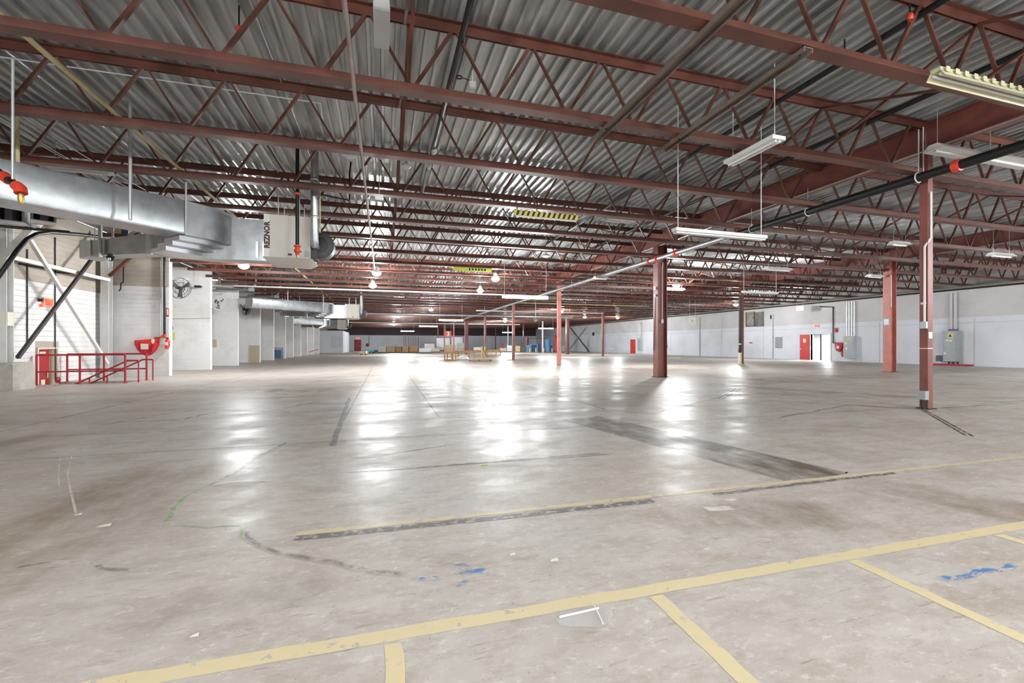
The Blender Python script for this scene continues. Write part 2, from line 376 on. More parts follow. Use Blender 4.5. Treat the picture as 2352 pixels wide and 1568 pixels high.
# ------------------------------------------------------------------ columns and girders
def h_column(name, x, y, a, b, z1, m, label, hit=True):
    t = thing(name, label, 'column', (x, y, 0), kind='thing'); e = 0.03
    MB().box(-a / 2, -a / 2 + e, -b / 2, b / 2, 0.02, z1).obj('flange', m, t)
    MB().box(a / 2 - e, a / 2, -b / 2, b / 2, 0.02, z1).obj('flange', m, t)
    MB().box(-a / 2 + e, a / 2 - e, -0.015, 0.015, 0.02, z1).obj('column_web', m, t)
    MB().box(-a / 2 - 0.06, a / 2 + 0.06, -b / 2 - 0.06, b / 2 + 0.06, 0, 0.02).obj('base_plate', 'dark_metal', t)
    return t
def box_column(name, x, y, a, z1, m, label, lower=None):
    t = thing(name, label, 'column', (x, y, 0), kind='thing')
    if lower:
        MB().box(-a / 2, a / 2, -a / 2, a / 2, lower[1], z1).obj('shaft', m, t)
        MB().box(-a / 2, a / 2, -a / 2, a / 2, 0.02, lower[1]).obj('shaft_lower', lower[0], t)
    else: MB().box(-a / 2, a / 2, -a / 2, a / 2, 0.02, z1).obj('shaft', m, t)
    MB().box(-a / 2 - 0.05, a / 2 + 0.05, -a / 2 - 0.05, a / 2 + 0.05, 0, 0.02).obj('base_plate', 'dark_metal', t)
    return t
GB, GT = 5.97, 6.6
col1 = box_column('steel_column', XG1, 6.97, 0.165, GB, 'red_column', 'slim red square column with white conduit and outlet, nearest the camera')
col2 = h_column('steel_column', XG1, 17.1, 0.5, 0.34, GB, 'red_column', 'broad red H-section column with pipe couplings, second from the camera')
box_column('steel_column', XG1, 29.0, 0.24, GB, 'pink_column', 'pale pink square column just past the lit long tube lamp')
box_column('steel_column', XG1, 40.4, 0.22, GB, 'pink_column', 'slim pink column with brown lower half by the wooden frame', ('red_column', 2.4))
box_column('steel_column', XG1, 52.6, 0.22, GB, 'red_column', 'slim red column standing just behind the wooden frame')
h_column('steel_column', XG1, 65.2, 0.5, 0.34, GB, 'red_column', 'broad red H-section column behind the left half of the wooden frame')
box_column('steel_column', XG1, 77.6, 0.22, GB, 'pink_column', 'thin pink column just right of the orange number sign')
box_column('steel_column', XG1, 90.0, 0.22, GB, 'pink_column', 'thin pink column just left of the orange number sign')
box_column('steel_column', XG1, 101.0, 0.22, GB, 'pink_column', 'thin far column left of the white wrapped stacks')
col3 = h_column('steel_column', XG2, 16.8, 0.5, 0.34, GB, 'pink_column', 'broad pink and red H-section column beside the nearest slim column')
box_column('steel_column', XG2, 27.0, 0.25, GB, 'red_column', 'dark red column with a yellow guard at its foot')
box_column('steel_column', XG2, 38.0, 0.25, GB, 'red_column', 'red column mostly hidden behind the broad H-section column')
box_column('steel_column', XG2, 48.9, 0.22, GB, 'red_column', 'slim dark red column before the white wall with the small table')
h_column('steel_column', XG2, 59.8, 0.45, 0.34, GB, 'red_column', 'dark red H-section column beside the crossed wall braces')
box_column('steel_column', XG2, 70.3, 0.2, GB, 'white_paint', 'white column under the lit tube by the blue machines')
box_column('steel_column', XG2, 80.9, 0.2, GB, 'red_column', 'slim far column left of the blue machines')
box_column('steel_column', XG2, 92.0, 0.2, GB, 'white_paint', 'white far column under the smaller lit tube')
box_column('steel_column', XG2, 103.0, 0.2, GB, 'red_column', 'thin far red column at the end of the second row')
def girder(x, y0, y1, label):
    t = thing('roof_girder', label, 'girder', (x, (y0 + y1) / 2, 0), kind='thing'); L = (y1 - y0) / 2 - 0.01
    MB().box(-0.012, 0.012, -L, L, GB + 0.025, GT - 0.025).obj('girder_web', 'red_column', t)
    MB().box(-0.14, 0.14, -L, L, GB, GB + 0.025).obj('flange', 'red_column', t)
    MB().box(-0.14, 0.14, -L, L, GT - 0.025, GT).obj('flange', 'red_column', t)
    return t
for x, ys, nm in ((XG1, [Y0, 6.97, 17.1, 29, 40.4, 52.6, 65.2, 77.6, 90, Y1 - 0.1], 'first column row'),
                  (XG2, [Y0, 16.8, 27, 38, 48.9, 59.8, 70.3, 80.9, 92, Y1 - 0.1], 'second column row'),
                  (XGL, [Y0, 12.0, 24.7, 37.0, 50.0, 63.0, 76.0, 90.0, Y1 - 0.1], 'line of wall fins')):
    for i in range(len(ys) - 1):
        girder(x, ys[i], ys[i + 1], '%s length of deep red roof girder above the %s' % (ORD[i], nm))

# ------------------------------------------------------------------ roof joists
PAN = 1.31
def chord_mesh(L, up):
    s = 1 if up else -1; m = MB()
    def bz(a, b): return (min(a, b), max(a, b))
    z0, z1 = bz(0, s * 0.014); m.box(0, L, -0.1, 0.1, z0, z1)
    z0, z1 = bz(s * 0.014, s * 0.15)
    m.box(0, L, -0.03, -0.016, z0, z1).box(0, L, 0.016, 0.03, z0, z1)
    return m.mesh('chord', 'red_steel')
zb, zt = ZB + 0.06, ZT - 0.06
webA = MB().bar((0, 0, zb), (PAN / 2, 0, zt), 0.05, 0.055, (0, 1, 0)).mesh('web_member', 'red_steel')
webB = MB().bar((0, 0, zb), (-PAN / 2, 0, zt), 0.034, 0.05, (0, 1, 0)).mesh('web_member', 'red_steel')
BAYS = [(XGL + 0.02, XG1 - 0.02, 0.44, 'between the left wall and the first columns'),
        (XG1 + 0.02, XG2 - 0.02, 12.9, 'between the two column rows'),
        (XG2 + 0.02, XR - 0.02, 27.0, 'between the second columns and the right wall')]
for b, (xa, xb, nx, nm) in enumerate(BAYS):
    L = xb - xa
    cb, ct = chord_mesh(L, True), chord_mesh(L, False)
    while nx - PAN > xa + 0.2: nx -= PAN
    nodes = []
    while nx < xb - 0.1: nodes.append(nx); nx += PAN
    mm = MB()
    for q in nodes:
        if q + PAN / 2 < xb: mm.bar((q, 0, zb), (q + PAN / 2, 0, zt), 0.05, 0.055, (0, 1, 0))
        if q - PAN / 2 > xa: mm.bar((q, 0, zb), (q - PAN / 2, 0, zt), 0.034, 0.05, (0, 1, 0))
    allweb = mm.mesh('web_members', 'red_steel')
    kmin = (-3, -3, -2)[b]; first = (-1, 0, 2)[b]
    for k in range(kmin, 41):
        y = JY(k)
        if y > Y1 - 0.5: break
        if k < first: lab, grp = 'red open-web roof joist overhead at the camera, %s' % nm, 'roof joists overhead ' + nm
        elif k - first < 12: lab, grp = '%s red open-web roof joist, %s' % (ORD[k - first], nm), 'roof joists ' + nm
        else: lab, grp = 'distant red open-web roof joist, %s' % nm, 'distant roof joists ' + nm
        t = thing('roof_joist', lab, 'joist', (0, y, 0), grp)
        link('bottom_chord', cb, t, (xa, 0, ZB)); link('top_chord', ct, t, (xa, 0, ZT))
        if k <= (7, 7, 5)[b] and k >= first:
            for q in nodes:
                if q + PAN / 2 < xb: link('web_member', webA, t, (q, 0, 0))
                if q - PAN / 2 > xa: link('web_member', webB, t, (q, 0, 0))
        else:
            w = link('web_members', allweb, t); w['kind'] = 'stuff'
# cross bridging between neighbouring joists
for bx, nm in ((0.35, 'middle'), (8.9, 'near the first columns'), (-8.2, 'near the left wall'), (19.5, 'between the column rows')):
    for k in range(-2, 8):
        y0, y1 = JY(k), JY(k + 1)
        t = thing('bridging', '%s pair of crossed red braces between joists, %s' % (ORD[k + 2], nm), 'brace', (bx, (y0 + y1) / 2, 0), 'joist bridging ' + nm)
        h = (y1 - y0) / 2 - 0.03
        MB().bar((-0.03, -h, ZB + 0.16), (-0.03, h, ZT - 0.16), 0.045, 0.045).obj('brace', 'red_steel', t)
        MB().bar((0.03, -h, ZT - 0.16), (0.03, h, ZB + 0.16), 0.045, 0.045).obj('brace', 'red_steel', t)

# ------------------------------------------------------------------ lamps
def area(loc, sx, sy, watts, name='lamp_light', parent=None, shape='RECTANGLE'):
    l = bpy.data.lights.new(name, 'AREA'); l.shape = shape; l.size = sx
    if shape == 'RECTANGLE': l.size_y = sy
    l.energy = watts; l.color = LAMP_COL
    o = bpy.data.objects.new(name, l); COL.objects.link(o); o.location = loc
    if parent: o.parent = parent
    return o
def glow(loc, watts, parent, r=0.16):
    l = bpy.data.lights.new('lamp_light', 'POINT'); l.energy = watts; l.color = LAMP_COL; l.shadow_soft_size = r
    o = bpy.data.objects.new('lamp_light', l); COL.objects.link(o); o.location = loc; o.parent = parent; return o
def tube_lamp(c, L, ax, label, lit=True, watts=None, hang=None, group=None, w=0.16):
    """batten fixture of length L centred at c, along x or y"""
    t = thing('tube_lamp', label, 'lamp', c, group)
    def bx(l, a0, a1, z0, z1):
        return MB().box(-l / 2, l / 2, a0, a1, z0, z1) if ax == 'x' else MB().box(a0, a1, -l / 2, l / 2, z0, z1)
    bx(L, -w / 2, w / 2, 0.03, 0.1).obj('housing', 'lamp_white', t)
    if lit: bx(L - 0.02, -w / 2 + 0.005, w / 2 - 0.005, -0.08, 0.029).obj('lens', 'tube_glow', t)  # glowing lens made thick to take in the bloom around the tubes
    for s in (() if lit else (-1, 1)):
        p = -0.045 * s
        a = (-L / 2 + 0.03, p, 0.005) if ax == 'x' else (p, -L / 2 + 0.03, 0.005)
        b = (L / 2 - 0.03, p, 0.005) if ax == 'x' else (p, L / 2 - 0.03, 0.005)
        MB().tube([a, b], 0.02, 8).obj('tube', 'tube_glow' if lit else 'lamp_white', t)
    if hang:
        for s in (-1, 1):
            a = (s * (L / 2 - 0.1), 0, 0.1) if ax == 'x' else (0, s * (L / 2 - 0.1), 0.1)
            MB().tube([a, (a[0], a[1], hang - c[2])], 0.009, 6).obj('hanger_cable', 'lamp_white', t)
    if lit:
        for q in (-0.3, 0.3):
            glow((q * L, 0, -0.26) if ax == 'x' else (0, q * L, -0.26), (watts or LAMP_TUBE) / 2, t)
    return t
def high_bay(c, label, lit=True, watts=None, group=None):
    t = thing('high_bay_lamp', label, 'lamp', c, group)
    MB().lathe([(0.23, 0.0), (0.25, 0.02), (0.2, 0.1), (0.12, 0.2), (0.09, 0.32), (0.05, 0.34)], 20).obj('housing', 'lamp_white', t)
    MB().lathe([(0.06, -0.15), (0.15, -0.12), (0.21, -0.06), (0.235, -0.001)], 20).obj('lens', 'lens_glow' if lit else 'lamp_white', t)  # bowl lens enlarged so its glow stands for the lamp's glare
    MB().tube([(0, 0, 0.34), (0, 0, ZD + 0.05 - c[2])], 0.012, 6).obj('hanger_rod', 'conduit', t)
    if lit: glow((0, 0, -0.38), watts or LAMP_HIGHBAY, t, 0.2)
    return t
def tl(px, v, z=3.9): return ZP(px, HY - v, z)
lit = [(1207, 108, 'nearest lit white tube lamp hanging before the slim pink column'), (1036, 55, 'lit tube lamp left of the broad far column'),
       (984, 41, 'lit tube lamp above the white wrapped stacks'), (936, 30, 'lit tube lamp above the far pallet stacks'),
       (1254, 36, 'lit tube lamp above the blue machines'), (1167, 27, 'small lit tube lamp behind the slim pink column')]
for px, v, lab in lit:
    tube_lamp(tl(px, v), 2.44, 'x', lab, hang=ZD + 0.05)
hb = [(560, 180, 'glowing round high-bay lamp under the heater duct'), (865, 163, 'nearest glowing round high-bay lamp in the middle of the ceiling'), (856, 134, 'glowing round lamp just below the middle high-bay lamp'),
      (1138, 150, 'glowing round high-bay lamp above the lit long tube'), (1103, 123, 'glowing round lamp left of the lit long tube'), (990, 79, 'small glowing lamp high above the far tubes'),
      (1343, 62, 'small glowing lamp over the right hand wall braces')]
for px, v, lab in hb:
    z = 5.2; d = F * (z - HC) / v; high_bay(cam2w((px - CX) / F * d, d, z), lab, watts=LAMP_HIGHBAY * (0.8 if px < 600 else 0.62))
k = 0
for x, y in ((-6.5, -1.5), (0.5, -3.5), (7.5, -2.5), (-6, -10), (2, -10.5), (9, -10), (19, 0.5), (19, -8), (32, -3), (31, 7.0)):  # unseen lamps, added to light the near floor and right bays
    high_bay((x, y, 5.25), 'unseen round high-bay lamp overhead behind the camera', watts=LAMP_HIGHBAY * (0.8 if x < 12 else 1.5), group='unseen high-bay lamps behind the camera')
for x, y, z, lab in ((18.2, 24, 5.3, 'added small round lamp high between the column rows, nearer one'), (32.5, 34, 5.3, 'added small round lamp near the red door in the right wall'), (19.5, 46, 5.3, 'added small round lamp high between the column rows, middle one'),
                     (32.5, 56, 5.3, 'added small round lamp over the far part of the right wall'), (19.5, 70, 5.3, 'added small round lamp high between the column rows, far one'), (2.0, 62, 5.3, 'added small round lamp far along the left ceiling'), (2.0, 88, 5.3, 'farthest added small round lamp along the left ceiling')):
    high_bay((x, y, z), lab, watts=LAMP_HIGHBAY * (1.9 if y > 60 else 0.7 if x > 30 else 1.5))  # grid lamps added to brighten the right bays and the far end
# unlit fixtures
p = P(1652, 539, 9.6); tube_lamp((5.96 + 1.22, 7.94, 3.88), 2.44, 'x', 'unlit white tube lamp hanging on two long cables', False, hang=ZD + 0.05)
tube_lamp((6.95, 6.85, 5.22), 1.2, 'y', 'unlit white box lamp tilted under the joist above the hanging tube', False, w=0.3, hang=ZD + 0.05)
tube_lamp((20.0, 19.2, 4.3), 2.44, 'x', 'unlit tube lamp hanging between the column rows', False, hang=ZD + 0.05)

# ------------------------------------------------------------------ floor marks (painted lines, joints, cracks, stains)
def ribbon(pts, w, z=0.0015, jag=0.0, sub=None, soft=0.0):
    """flat strip on the floor along pts (x, y); w is one width or one per point"""
    P2 = [Vector((p[0], p[1])) for p in pts]; ws = w if isinstance(w, (list, tuple)) else [w] * len(P2)
    if sub:
        Q = []; WW = []
        for i in range(len(P2) - 1):
            n = max(1, int((P2[i + 1] - P2[i]).length / sub))
            for k in range(n): Q.append(P2[i].lerp(P2[i + 1], k / n)); WW.append(ws[i] + (ws[i + 1] - ws[i]) * k / n)
        Q.append(P2[-1]); WW.append(ws[-1]); P2, ws = Q, WW
    L = []; R = []; L2 = []; R2 = []
    for i, p in enumerate(P2):
        a = (P2[min(i + 1, len(P2) - 1)] - P2[max(i - 1, 0)]).normalized(); nrm = Vector((-a.y, a.x))
        j = Vector((random.uniform(-jag, jag), random.uniform(-jag, jag)))
        L.append(p + nrm * ws[i] / 2 + j); R.append(p - nrm * ws[i] / 2 + j * 0.6)
        L2.append(p + nrm * ws[i] * (0.5 - soft) + j); R2.append(p - nrm * ws[i] * (0.5 - soft) + j * 0.6)
    m = MB(); n = len(P2); e = 0.0 if soft else 1.0
    m.add([(q.x, q.y, z) for q in L + L2 + R2 + R], [(r * n + i, (r + 1) * n + i, (r + 1) * n + i + 1, r * n + i + 1) for i in range(n - 1) for r in range(3)])
    m.fade = [e] * n + [1.0] * (2 * n) + [e] * n
    if soft > 0.1 and n > 3:
        for r in (1, 2): m.fade[r * n] = 0.0; m.fade[r * n + n - 1] = 0.0
    return m
def gxy(px, py): g = G(px, py); return (g.x, g.y)
def mark(name, label, m, mt): return tag(m.obj(name, mt), label, 'floor marking', 'painted floor lines')
mark('floor_line', 'long faded yellow line painted across the floor closest to the camera', ribbon([(-2.2, 2.36), (1.5, 2.31), (9.5, 2.2)], 0.1, jag=0.006, sub=0.12), 'yellow_line')
mark('floor_line', 'worn yellow stripe farther back, edged by a grey stripe', ribbon([gxy(680, 1226), gxy(1480, 1141), gxy(2000, 1087), (12.0, 3.56)], 0.075, jag=0.008, sub=0.12), 'yellow_line_worn')
mark('floor_line', 'dark grey worn stripe along the farther yellow line', ribbon([gxy(676, 1237), gxy(1100, 1193), gxy(1500, 1150)], 0.085, z=0.0025, jag=0.008, sub=0.1), 'black_line_worn')
mark('floor_line', 'short dark grey stripe beside the worn yellow line, right of centre', ribbon([gxy(1640, 1135), gxy(1830, 1112), gxy(2060, 1086)], 0.055, z=0.0025, jag=0.01, sub=0.1), 'black_line_worn')
mark('floor_line', 'short yellow branch line running to the bottom edge, leftmost', ribbon([(0.05, 2.26), (0.06, 0.2)], 0.085, jag=0.006, sub=0.1), 'yellow_line')
mark('floor_line', 'diagonal yellow branch line beside the clear plastic scrap', ribbon([(1.56, 2.24), (1.55, 0.2)], 0.095, jag=0.006, sub=0.1), 'yellow_line')
mark('floor_line', 'yellow branch line towards the lower right corner', ribbon([(3.12, 2.22), (3.14, 0.2)], 0.095, jag=0.006, sub=0.1), 'yellow_line')
mark('floor_line', 'yellow branch line cut by the right picture edge', ribbon([(4.64, 2.2), (4.66, 0.2)], 0.095, jag=0.006, sub=0.1), 'yellow_line')
def fl(name, pts, w, mt, z=0.001, jag=0.0, sub=None):
    soft = {'stain': 0.25, 'crack': 0.3, 'repair_strip': 0.1, 'tyre_mark': 0.3, 'paint_drip': 0.2, 'pale_patch': 0.25}.get(name, 0.0)
    if name == 'stain' and mt == 'stain_dark': soft = 0.06
    return ribbon(pts, w, z, jag, sub or (0.4 if soft else None), soft).obj(name, mt, floor)
# slab joints
for y, x0, x1 in ((7.25, -12, 36), (5.42, -0.4, 3.0), (8.9, -6, 8), (10.6, -3, 12), (13.6, -8, 30), (17.4, -9, 36), (27.5, -9, 36), (38.0, -9, 36)):
    fl('slab_joint', [(x0, y), (x1, y - 0.12)], 0.018 if y < 9 else 0.03, 'crack_dark', jag=0.006, sub=0.25)
for x, y0, y1 in ((-0.75, 7.3, 30), (XG1, 7, 60), (4.9, 9, 40), (-6.3, 6, 40), (1.1, 9, 26), (2.6, 9, 18)):
    fl('slab_joint', [(x, y0), (x + 0.1, y1)], 0.03, 'crack_dark', jag=0.006, sub=0.3)
fl('repair_strip', [(-0.72, 6.9), (-0.9, 13)], 0.1, 'black_line_worn', z=0.0018, jag=0.01, sub=0.2)
fl('repair_strip', [gxy(850, 1082), gxy(1200, 1054), gxy(1380, 1040)], 0.05, 'crack_soft', z=0.0018, jag=0.01, sub=0.1)
for a, b in (((1650, 916), (1690, 893)), ((1660, 916), (1702, 893)), ((2115, 940), (2222, 1002)), ((2122, 940), (2235, 1002))):
    fl('saw_cut', [gxy(*a), gxy(*b)], 0.035, 'crack_dark', z=0.002)
# cracks
fl('crack', [gxy(*q) for q in ((372, 1205), (395, 1180), (400, 1162), (430, 1140), (478, 1115), (540, 1085), (570, 1062), (640, 1025))], 0.065, 'crack_green', z=0.0016, jag=0.012, sub=0.08)
fl('crack', [gxy(*q) for q in ((480, 1118), (540, 1108), (620, 1105))], 0.025, 'crack_dark', z=0.0016, jag=0.012, sub=0.08)
fl('crack', [gxy(*q) for q in ((478, 1116), (545, 1082), (585, 1052), (660, 1015))], 0.03, 'crack_dark', z=0.002, jag=0.012, sub=0.08)
fl('crack', [gxy(*q) for q in ((555, 1210), (572, 1240), (640, 1270), (760, 1290), (850, 1312), (940, 1320))], 0.06, 'crack_soft', z=0.0016, jag=0.015, sub=0.08)
fl('crack', [gxy(*q) for q in ((400, 1204), (480, 1210), (555, 1205), (560, 1235))], 0.035, 'crack_green', z=0.0019, jag=0.012, sub=0.08)
fl('crack', [gxy(*q) for q in ((0, 1310), (120, 1290), (180, 1290), (260, 1308), (370, 1304))], 0.05, 'crack_soft', z=0.0016, jag=0.015, sub=0.08)
fl('crack', [gxy(*q) for q in ((240, 975), (380, 950), (470, 940), (620, 945), (740, 920))], 0.05, 'crack_dark', z=0.0016, jag=0.04, sub=0.2)
fl('crack', [gxy(*q) for q in ((300, 968), (420, 963), (500, 945), (560, 938))], 0.06, 'crack_dark', z=0.0016, jag=0.04, sub=0.15)
fl('crack', [gxy(*q) for q in ((810, 1052), (860, 1046), (905, 1040), (1040, 1020))], [0.05, 0.14, 0.08, 0.03], 'crack_soft', z=0.0016, jag=0.03, sub=0.08)
fl('crack', [gxy(*q) for q in ((1180, 925), (1500, 950), (1700, 900), (2350, 925))], 0.03, 'crack_dark', z=0.0016, jag=0.05, sub=0.3)
fl('crack', [gxy(*q) for q in ((1780, 960), (1950, 930), (2110, 940), (2352, 925))], 0.05, 'crack_dark', z=0.0016, jag=0.05, sub=0.3)
fl('tyre_mark', [gxy(*q) for q in ((165, 1045), (155, 1090), (165, 1140), (175, 1180))], 0.02, 'chalk', z=0.0017, sub=0.1)
fl('tyre_mark', [gxy(*q) for q in ((138, 1050), (134, 1090), (136, 1120))], 0.018, 'chalk', z=0.0017, sub=0.1)
# stains
def blob(pts, z=0.0008): m = MB(); m.poly([(q[0], q[1], z) for q in pts]); return m
fl('stain', [(3.85, 8.1), (4.72, 3.66)], 1.02, 'stain_dark', z=0.0006)
fl('stain', [(4.75, 3.5), (5.7, 2.0)], 1.1, 'stain_brown', z=0.0006)
fl('stain', [gxy(1650, 885), gxy(2150, 915)], 0.9, 'stain_brown', z=0.0006, sub=0.5, jag=0.1)
fl('stain', [(-5.2, 9.5), (-5.6, 4.0)], [1.2, 2.6], 'stain_brown', z=0.0006, jag=0.2, sub=0.5)
fl('stain', [(-2.4, 6.9), (-2.7, 3.2)], [1.8, 1.4], 'stain_brown', z=0.0005, jag=0.2, sub=0.5)
fl('stain', [(-1.3, 2.85), (-0.3, 2.95)], 0.45, 'stain_faint', z=0.0005, jag=0.05, sub=0.1)
fl('stain', [(-7.8, 11.5), (-6.5, 6.5), (-6.3, 3.5)], [1.5, 3.0, 3.0], 'stain_brown', z=0.0004, jag=0.2, sub=0.5)
fl('stain', [(2.2, 3.3), (4.0, 2.8)], 0.8, 'stain_brown', z=0.0004, jag=0.1, sub=0.2)
fl('stain', [(14, 14), (34, 17)], 3.0, 'stain_brown', z=0.0004, jag=0.3, sub=1.0)
fl('stain', [(13, 22), (37, 25)], 5.0, 'stain_brown', z=0.0004, jag=0.3, sub=1.0)
fl('stain', [(-8, 16), (4, 15)], 2.0, 'stain_brown', z=0.0004, jag=0.3, sub=1.0)
fl('stain', [gxy(470, 1450), gxy(600, 1440)], 0.12, 'stain_faint', z=0.0007, jag=0.05, sub=0.06)
fl('paint_drip', [gxy(955, 1330), gxy(1010, 1326)], 0.05, 'blue_paint', z=0.0018, jag=0.01, sub=0.03)
fl('paint_drip', [gxy(1045, 1312), gxy(1118, 1308)], 0.08, 'blue_paint', z=0.0018, jag=0.015, sub=0.03)
fl('paint_drip', [gxy(1035, 1295), gxy(1075, 1298)], 0.03, 'blue_paint', z=0.0018, jag=0.01, sub=0.03)
fl('paint_drip', [gxy(1045, 1345), gxy(1080, 1332)], 0.035, 'blue_paint', z=0.0018, jag=0.01, sub=0.03)
fl('paint_drip', [gxy(2160, 1330), gxy(2340, 1300)], 0.06, 'blue_paint', z=0.0012, jag=0.02, sub=0.05)
fl('pale_patch', [gxy(1620, 1170), gxy(1680, 1165)], 0.12, 'pale_patch', z=0.0012, jag=0.02, sub=0.04)
fl('pale_patch', [gxy(1660, 1148), gxy(1695, 1146)], 0.07, 'pale_patch', z=0.0012, jag=0.02, sub=0.04)
# scraps lying about
pl = [gxy(*q) for q in ((1276, 1425), (1290, 1410), (1330, 1402), (1370, 1396), (1400, 1400), (1409, 1415), (1395, 1435), (1370, 1446), (1330, 1440), (1290, 1442))]
g = bpy.data.materials.new('clear_film'); g.use_nodes = True; gb = g.node_tree.nodes['Principled BSDF']
gb.inputs['Base Color'].default_value = (0.86, 0.86, 0.84, 1); gb.inputs['Roughness'].default_value = 0.12; gb.inputs['Alpha'].default_value = 0.35; MATS['clear_film'] = g
film = thing('plastic_scrap', 'crumpled clear plastic scrap lying by the yellow line', 'litter', (pl[0][0], pl[0][1], 0))
m = MB(); cxm = sum(q[0] for q in pl) / 10; cym = sum(q[1] for q in pl) / 10
m.add([(q[0] - pl[0][0], q[1] - pl[0][1], 0.003 + random.uniform(0, 0.012)) for q in pl] + [(cxm - pl[0][0], cym - pl[0][1], 0.016)], [(i, (i + 1) % 10, 10) for i in range(10)])
m.obj('film', 'clear_film', film)
a0 = Vector(gxy(1285, 1425)); b0 = Vector(gxy(1375, 1404)); o0 = Vector(pl[0])
MB().tube([(a0.x - o0.x, a0.y - o0.y, 0.02), (b0.x - o0.x, b0.y - o0.y, 0.02)], 0.006, 6).obj('crease', 'wrap_white', film)
a0 = Vector(gxy(1365, 1398)); b0 = Vector(gxy(1385, 1440))
MB().tube([(a0.x - o0.x, a0.y - o0.y, 0.02), (b0.x - o0.x, b0.y - o0.y, 0.02)], 0.004, 6).obj('crease', 'wrap_white', film)
for i, (px, py, s) in enumerate(((1273, 1287, 0.03), (1177, 1274, 0.02), (240, 1208, 0.05), (447, 1461, 0.02), (180, 1182, 0.03), (1112, 1069, 0.05))):
    x, y = gxy(px, py)
    lab = ('white paper chip in the middle of the floor', 'tiny brown chip left of the white paper chip', 'pale flat scrap on the left floor', 'small white chip at the lower left', 'pale chip beside the curved tyre marks', 'olive leaf scrap near the middle floor joint')[i]
    tag(MB().add([(-s, -s * 0.4, 0.003), (s, -s * 0.5, 0.004), (s * 0.8, s * 0.5, 0.012), (-s * 0.7, s * 0.4, 0.004)], [(0, 1, 2, 3)]).obj('floor_scrap', 'paper' if i != 5 else 'lime', None, (x, y, 0)), lab, 'litter', 'scraps on the floor')

# ------------------------------------------------------------------ sprinkler main beside the first columns
xm, zm = 11.72, 5.30
t = thing('sprinkler_main', 'long black sprinkler pipe running past the nearest slim column', 'pipe', (xm, 6.0, zm))
MB().tube([(0, -17, 0), (0, 6.4, 0)], 0.1, 16).obj('pipe', 'black_pipe', t)
for y in (-2.0, 0.2, 6.2):
    MB().lathe([(0.1, -0.07), (0.13, -0.06), (0.13, 0.06), (0.1, 0.07)], 16, (0, y, 0), 'y').obj('coupling', 'red_fitting', t)
for y in (0.9, 3.6, 5.6):
    MB().tube([(0, y, 0.1), (0, y, GB + 0.02 - zm)], 0.008, 6).obj('hanger_rod', 'lamp_white', t)
    MB().torus((0, y, 0), 0.112, 0.012, (0, 1, 0), 20, 6).obj('hanger_ring', 'lamp_white', t)
t = thing('sprinkler_main', 'long silver sprinkler pipe receding past the broad H-section column', 'pipe', (xm, 40, zm))
MB().tube([(0, -27.55, 0), (0, 40, 0)], 0.1, 16).obj('pipe', 'silver_pipe', t)
for y in (-24.5, -23.2, -22.6, -17.5):
    MB().lathe([(0.1, -0.07), (0.14, -0.06), (0.14, 0.06), (0.1, 0.07)], 16, (0, y, 0), 'y').obj('coupling', 'red_fitting', t)
for y in range(-26, 30, 6):
    MB().tube([(0, y, 0.1), (0, y, GB + 0.02 - zm)], 0.008, 6).obj('hanger_rod', 'lamp_white', t)

# column furniture
def child_box(parent, name, m, x0, x1, y0, y1, z0, z1, label=None):
    o = MB().box(x0, x1, y0, y1, z0, z1).obj(name, m, parent)
    if label: o['label'] = label
    return o
ca = 0.165 / 2
MB().tube([(-0.02, -ca - 0.02, 5.0), (-0.02, -ca - 0.02, 3.95), (-ca - 0.02, -0.03, 3.75), (-ca - 0.02, -0.03, 2.02)], 0.022, 8).obj('conduit', 'lamp_white', col1)
child_box(col1, 'outlet', 'light_cabinet', -ca - 0.06, -ca, -0.08, 0.04, 1.86, 2.02)
child_box(col1, 'sticker', 'paper', -0.06, 0.06, -ca - 0.004, -ca, 1.63, 1.78)
child_box(col1, 'sticker', 'wrap_white', -ca - 0.004, -ca, -0.05, 0.06, 2.42, 2.47)
child_box(col1, 'paint_band', 'white_paint', -ca - 0.003, ca + 0.003, -ca - 0.003, ca, 1.39, 1.41)
child_box(col1, 'valve_box', 'grey_cabinet', -ca - 0.12, -ca, -0.1, 0.06, 0.22, 0.42)
for yy in (-0.06, 0.02): MB().tube([(-ca - 0.06, yy, 0.0), (-ca - 0.06, yy, 0.22)], 0.02, 8).obj('valve_pipe', 'dark_metal', col1)
for xx in (-0.04, 0.05): MB().tube([(-0.165, xx, 5.38), (-0.165, xx, 6.5)], 0.012, 6).obj('hanger_strap', 'lamp_white', col1)
MB().tube([(0.1, -0.06, 5.2), (0.06, -0.06, 4.9), (0.06, -0.06, 2.6)], 0.022, 8).obj('conduit', 'lamp_white', col2)
child_box(col2, 'outlet', 'light_cabinet', 0.0, 0.12, -0.09, -0.02, 2.45, 2.62)
child_box(col2, 'gauge', 'light_cabinet', -0.33, -0.25, -0.1, 0.0, 3.95, 4.1)
child_box(col2, 'gauge', 'light_cabinet', -0.33, -0.25, -0.08, 0.0, 3.65, 3.75)
MB().tube([(-0.27, -0.04, 3.6), (-0.27, 0.1, 1.2)], 0.012, 6).obj('cable', 'black_pipe', col2)
MB().tube([(0.0, -0.06, 5.2), (0.0, -0.06, 3.5)], 0.025, 8).obj('conduit', 'lamp_white', col3)
child_box(col3, 'notice', 'paper', -0.256, -0.25, -0.12, 0.12, 2.55, 2.85)
child_box(col3, 'notice_frame', 'blue_machine', -0.254, -0.25, -0.15, 0.15, 2.5, 2.9)

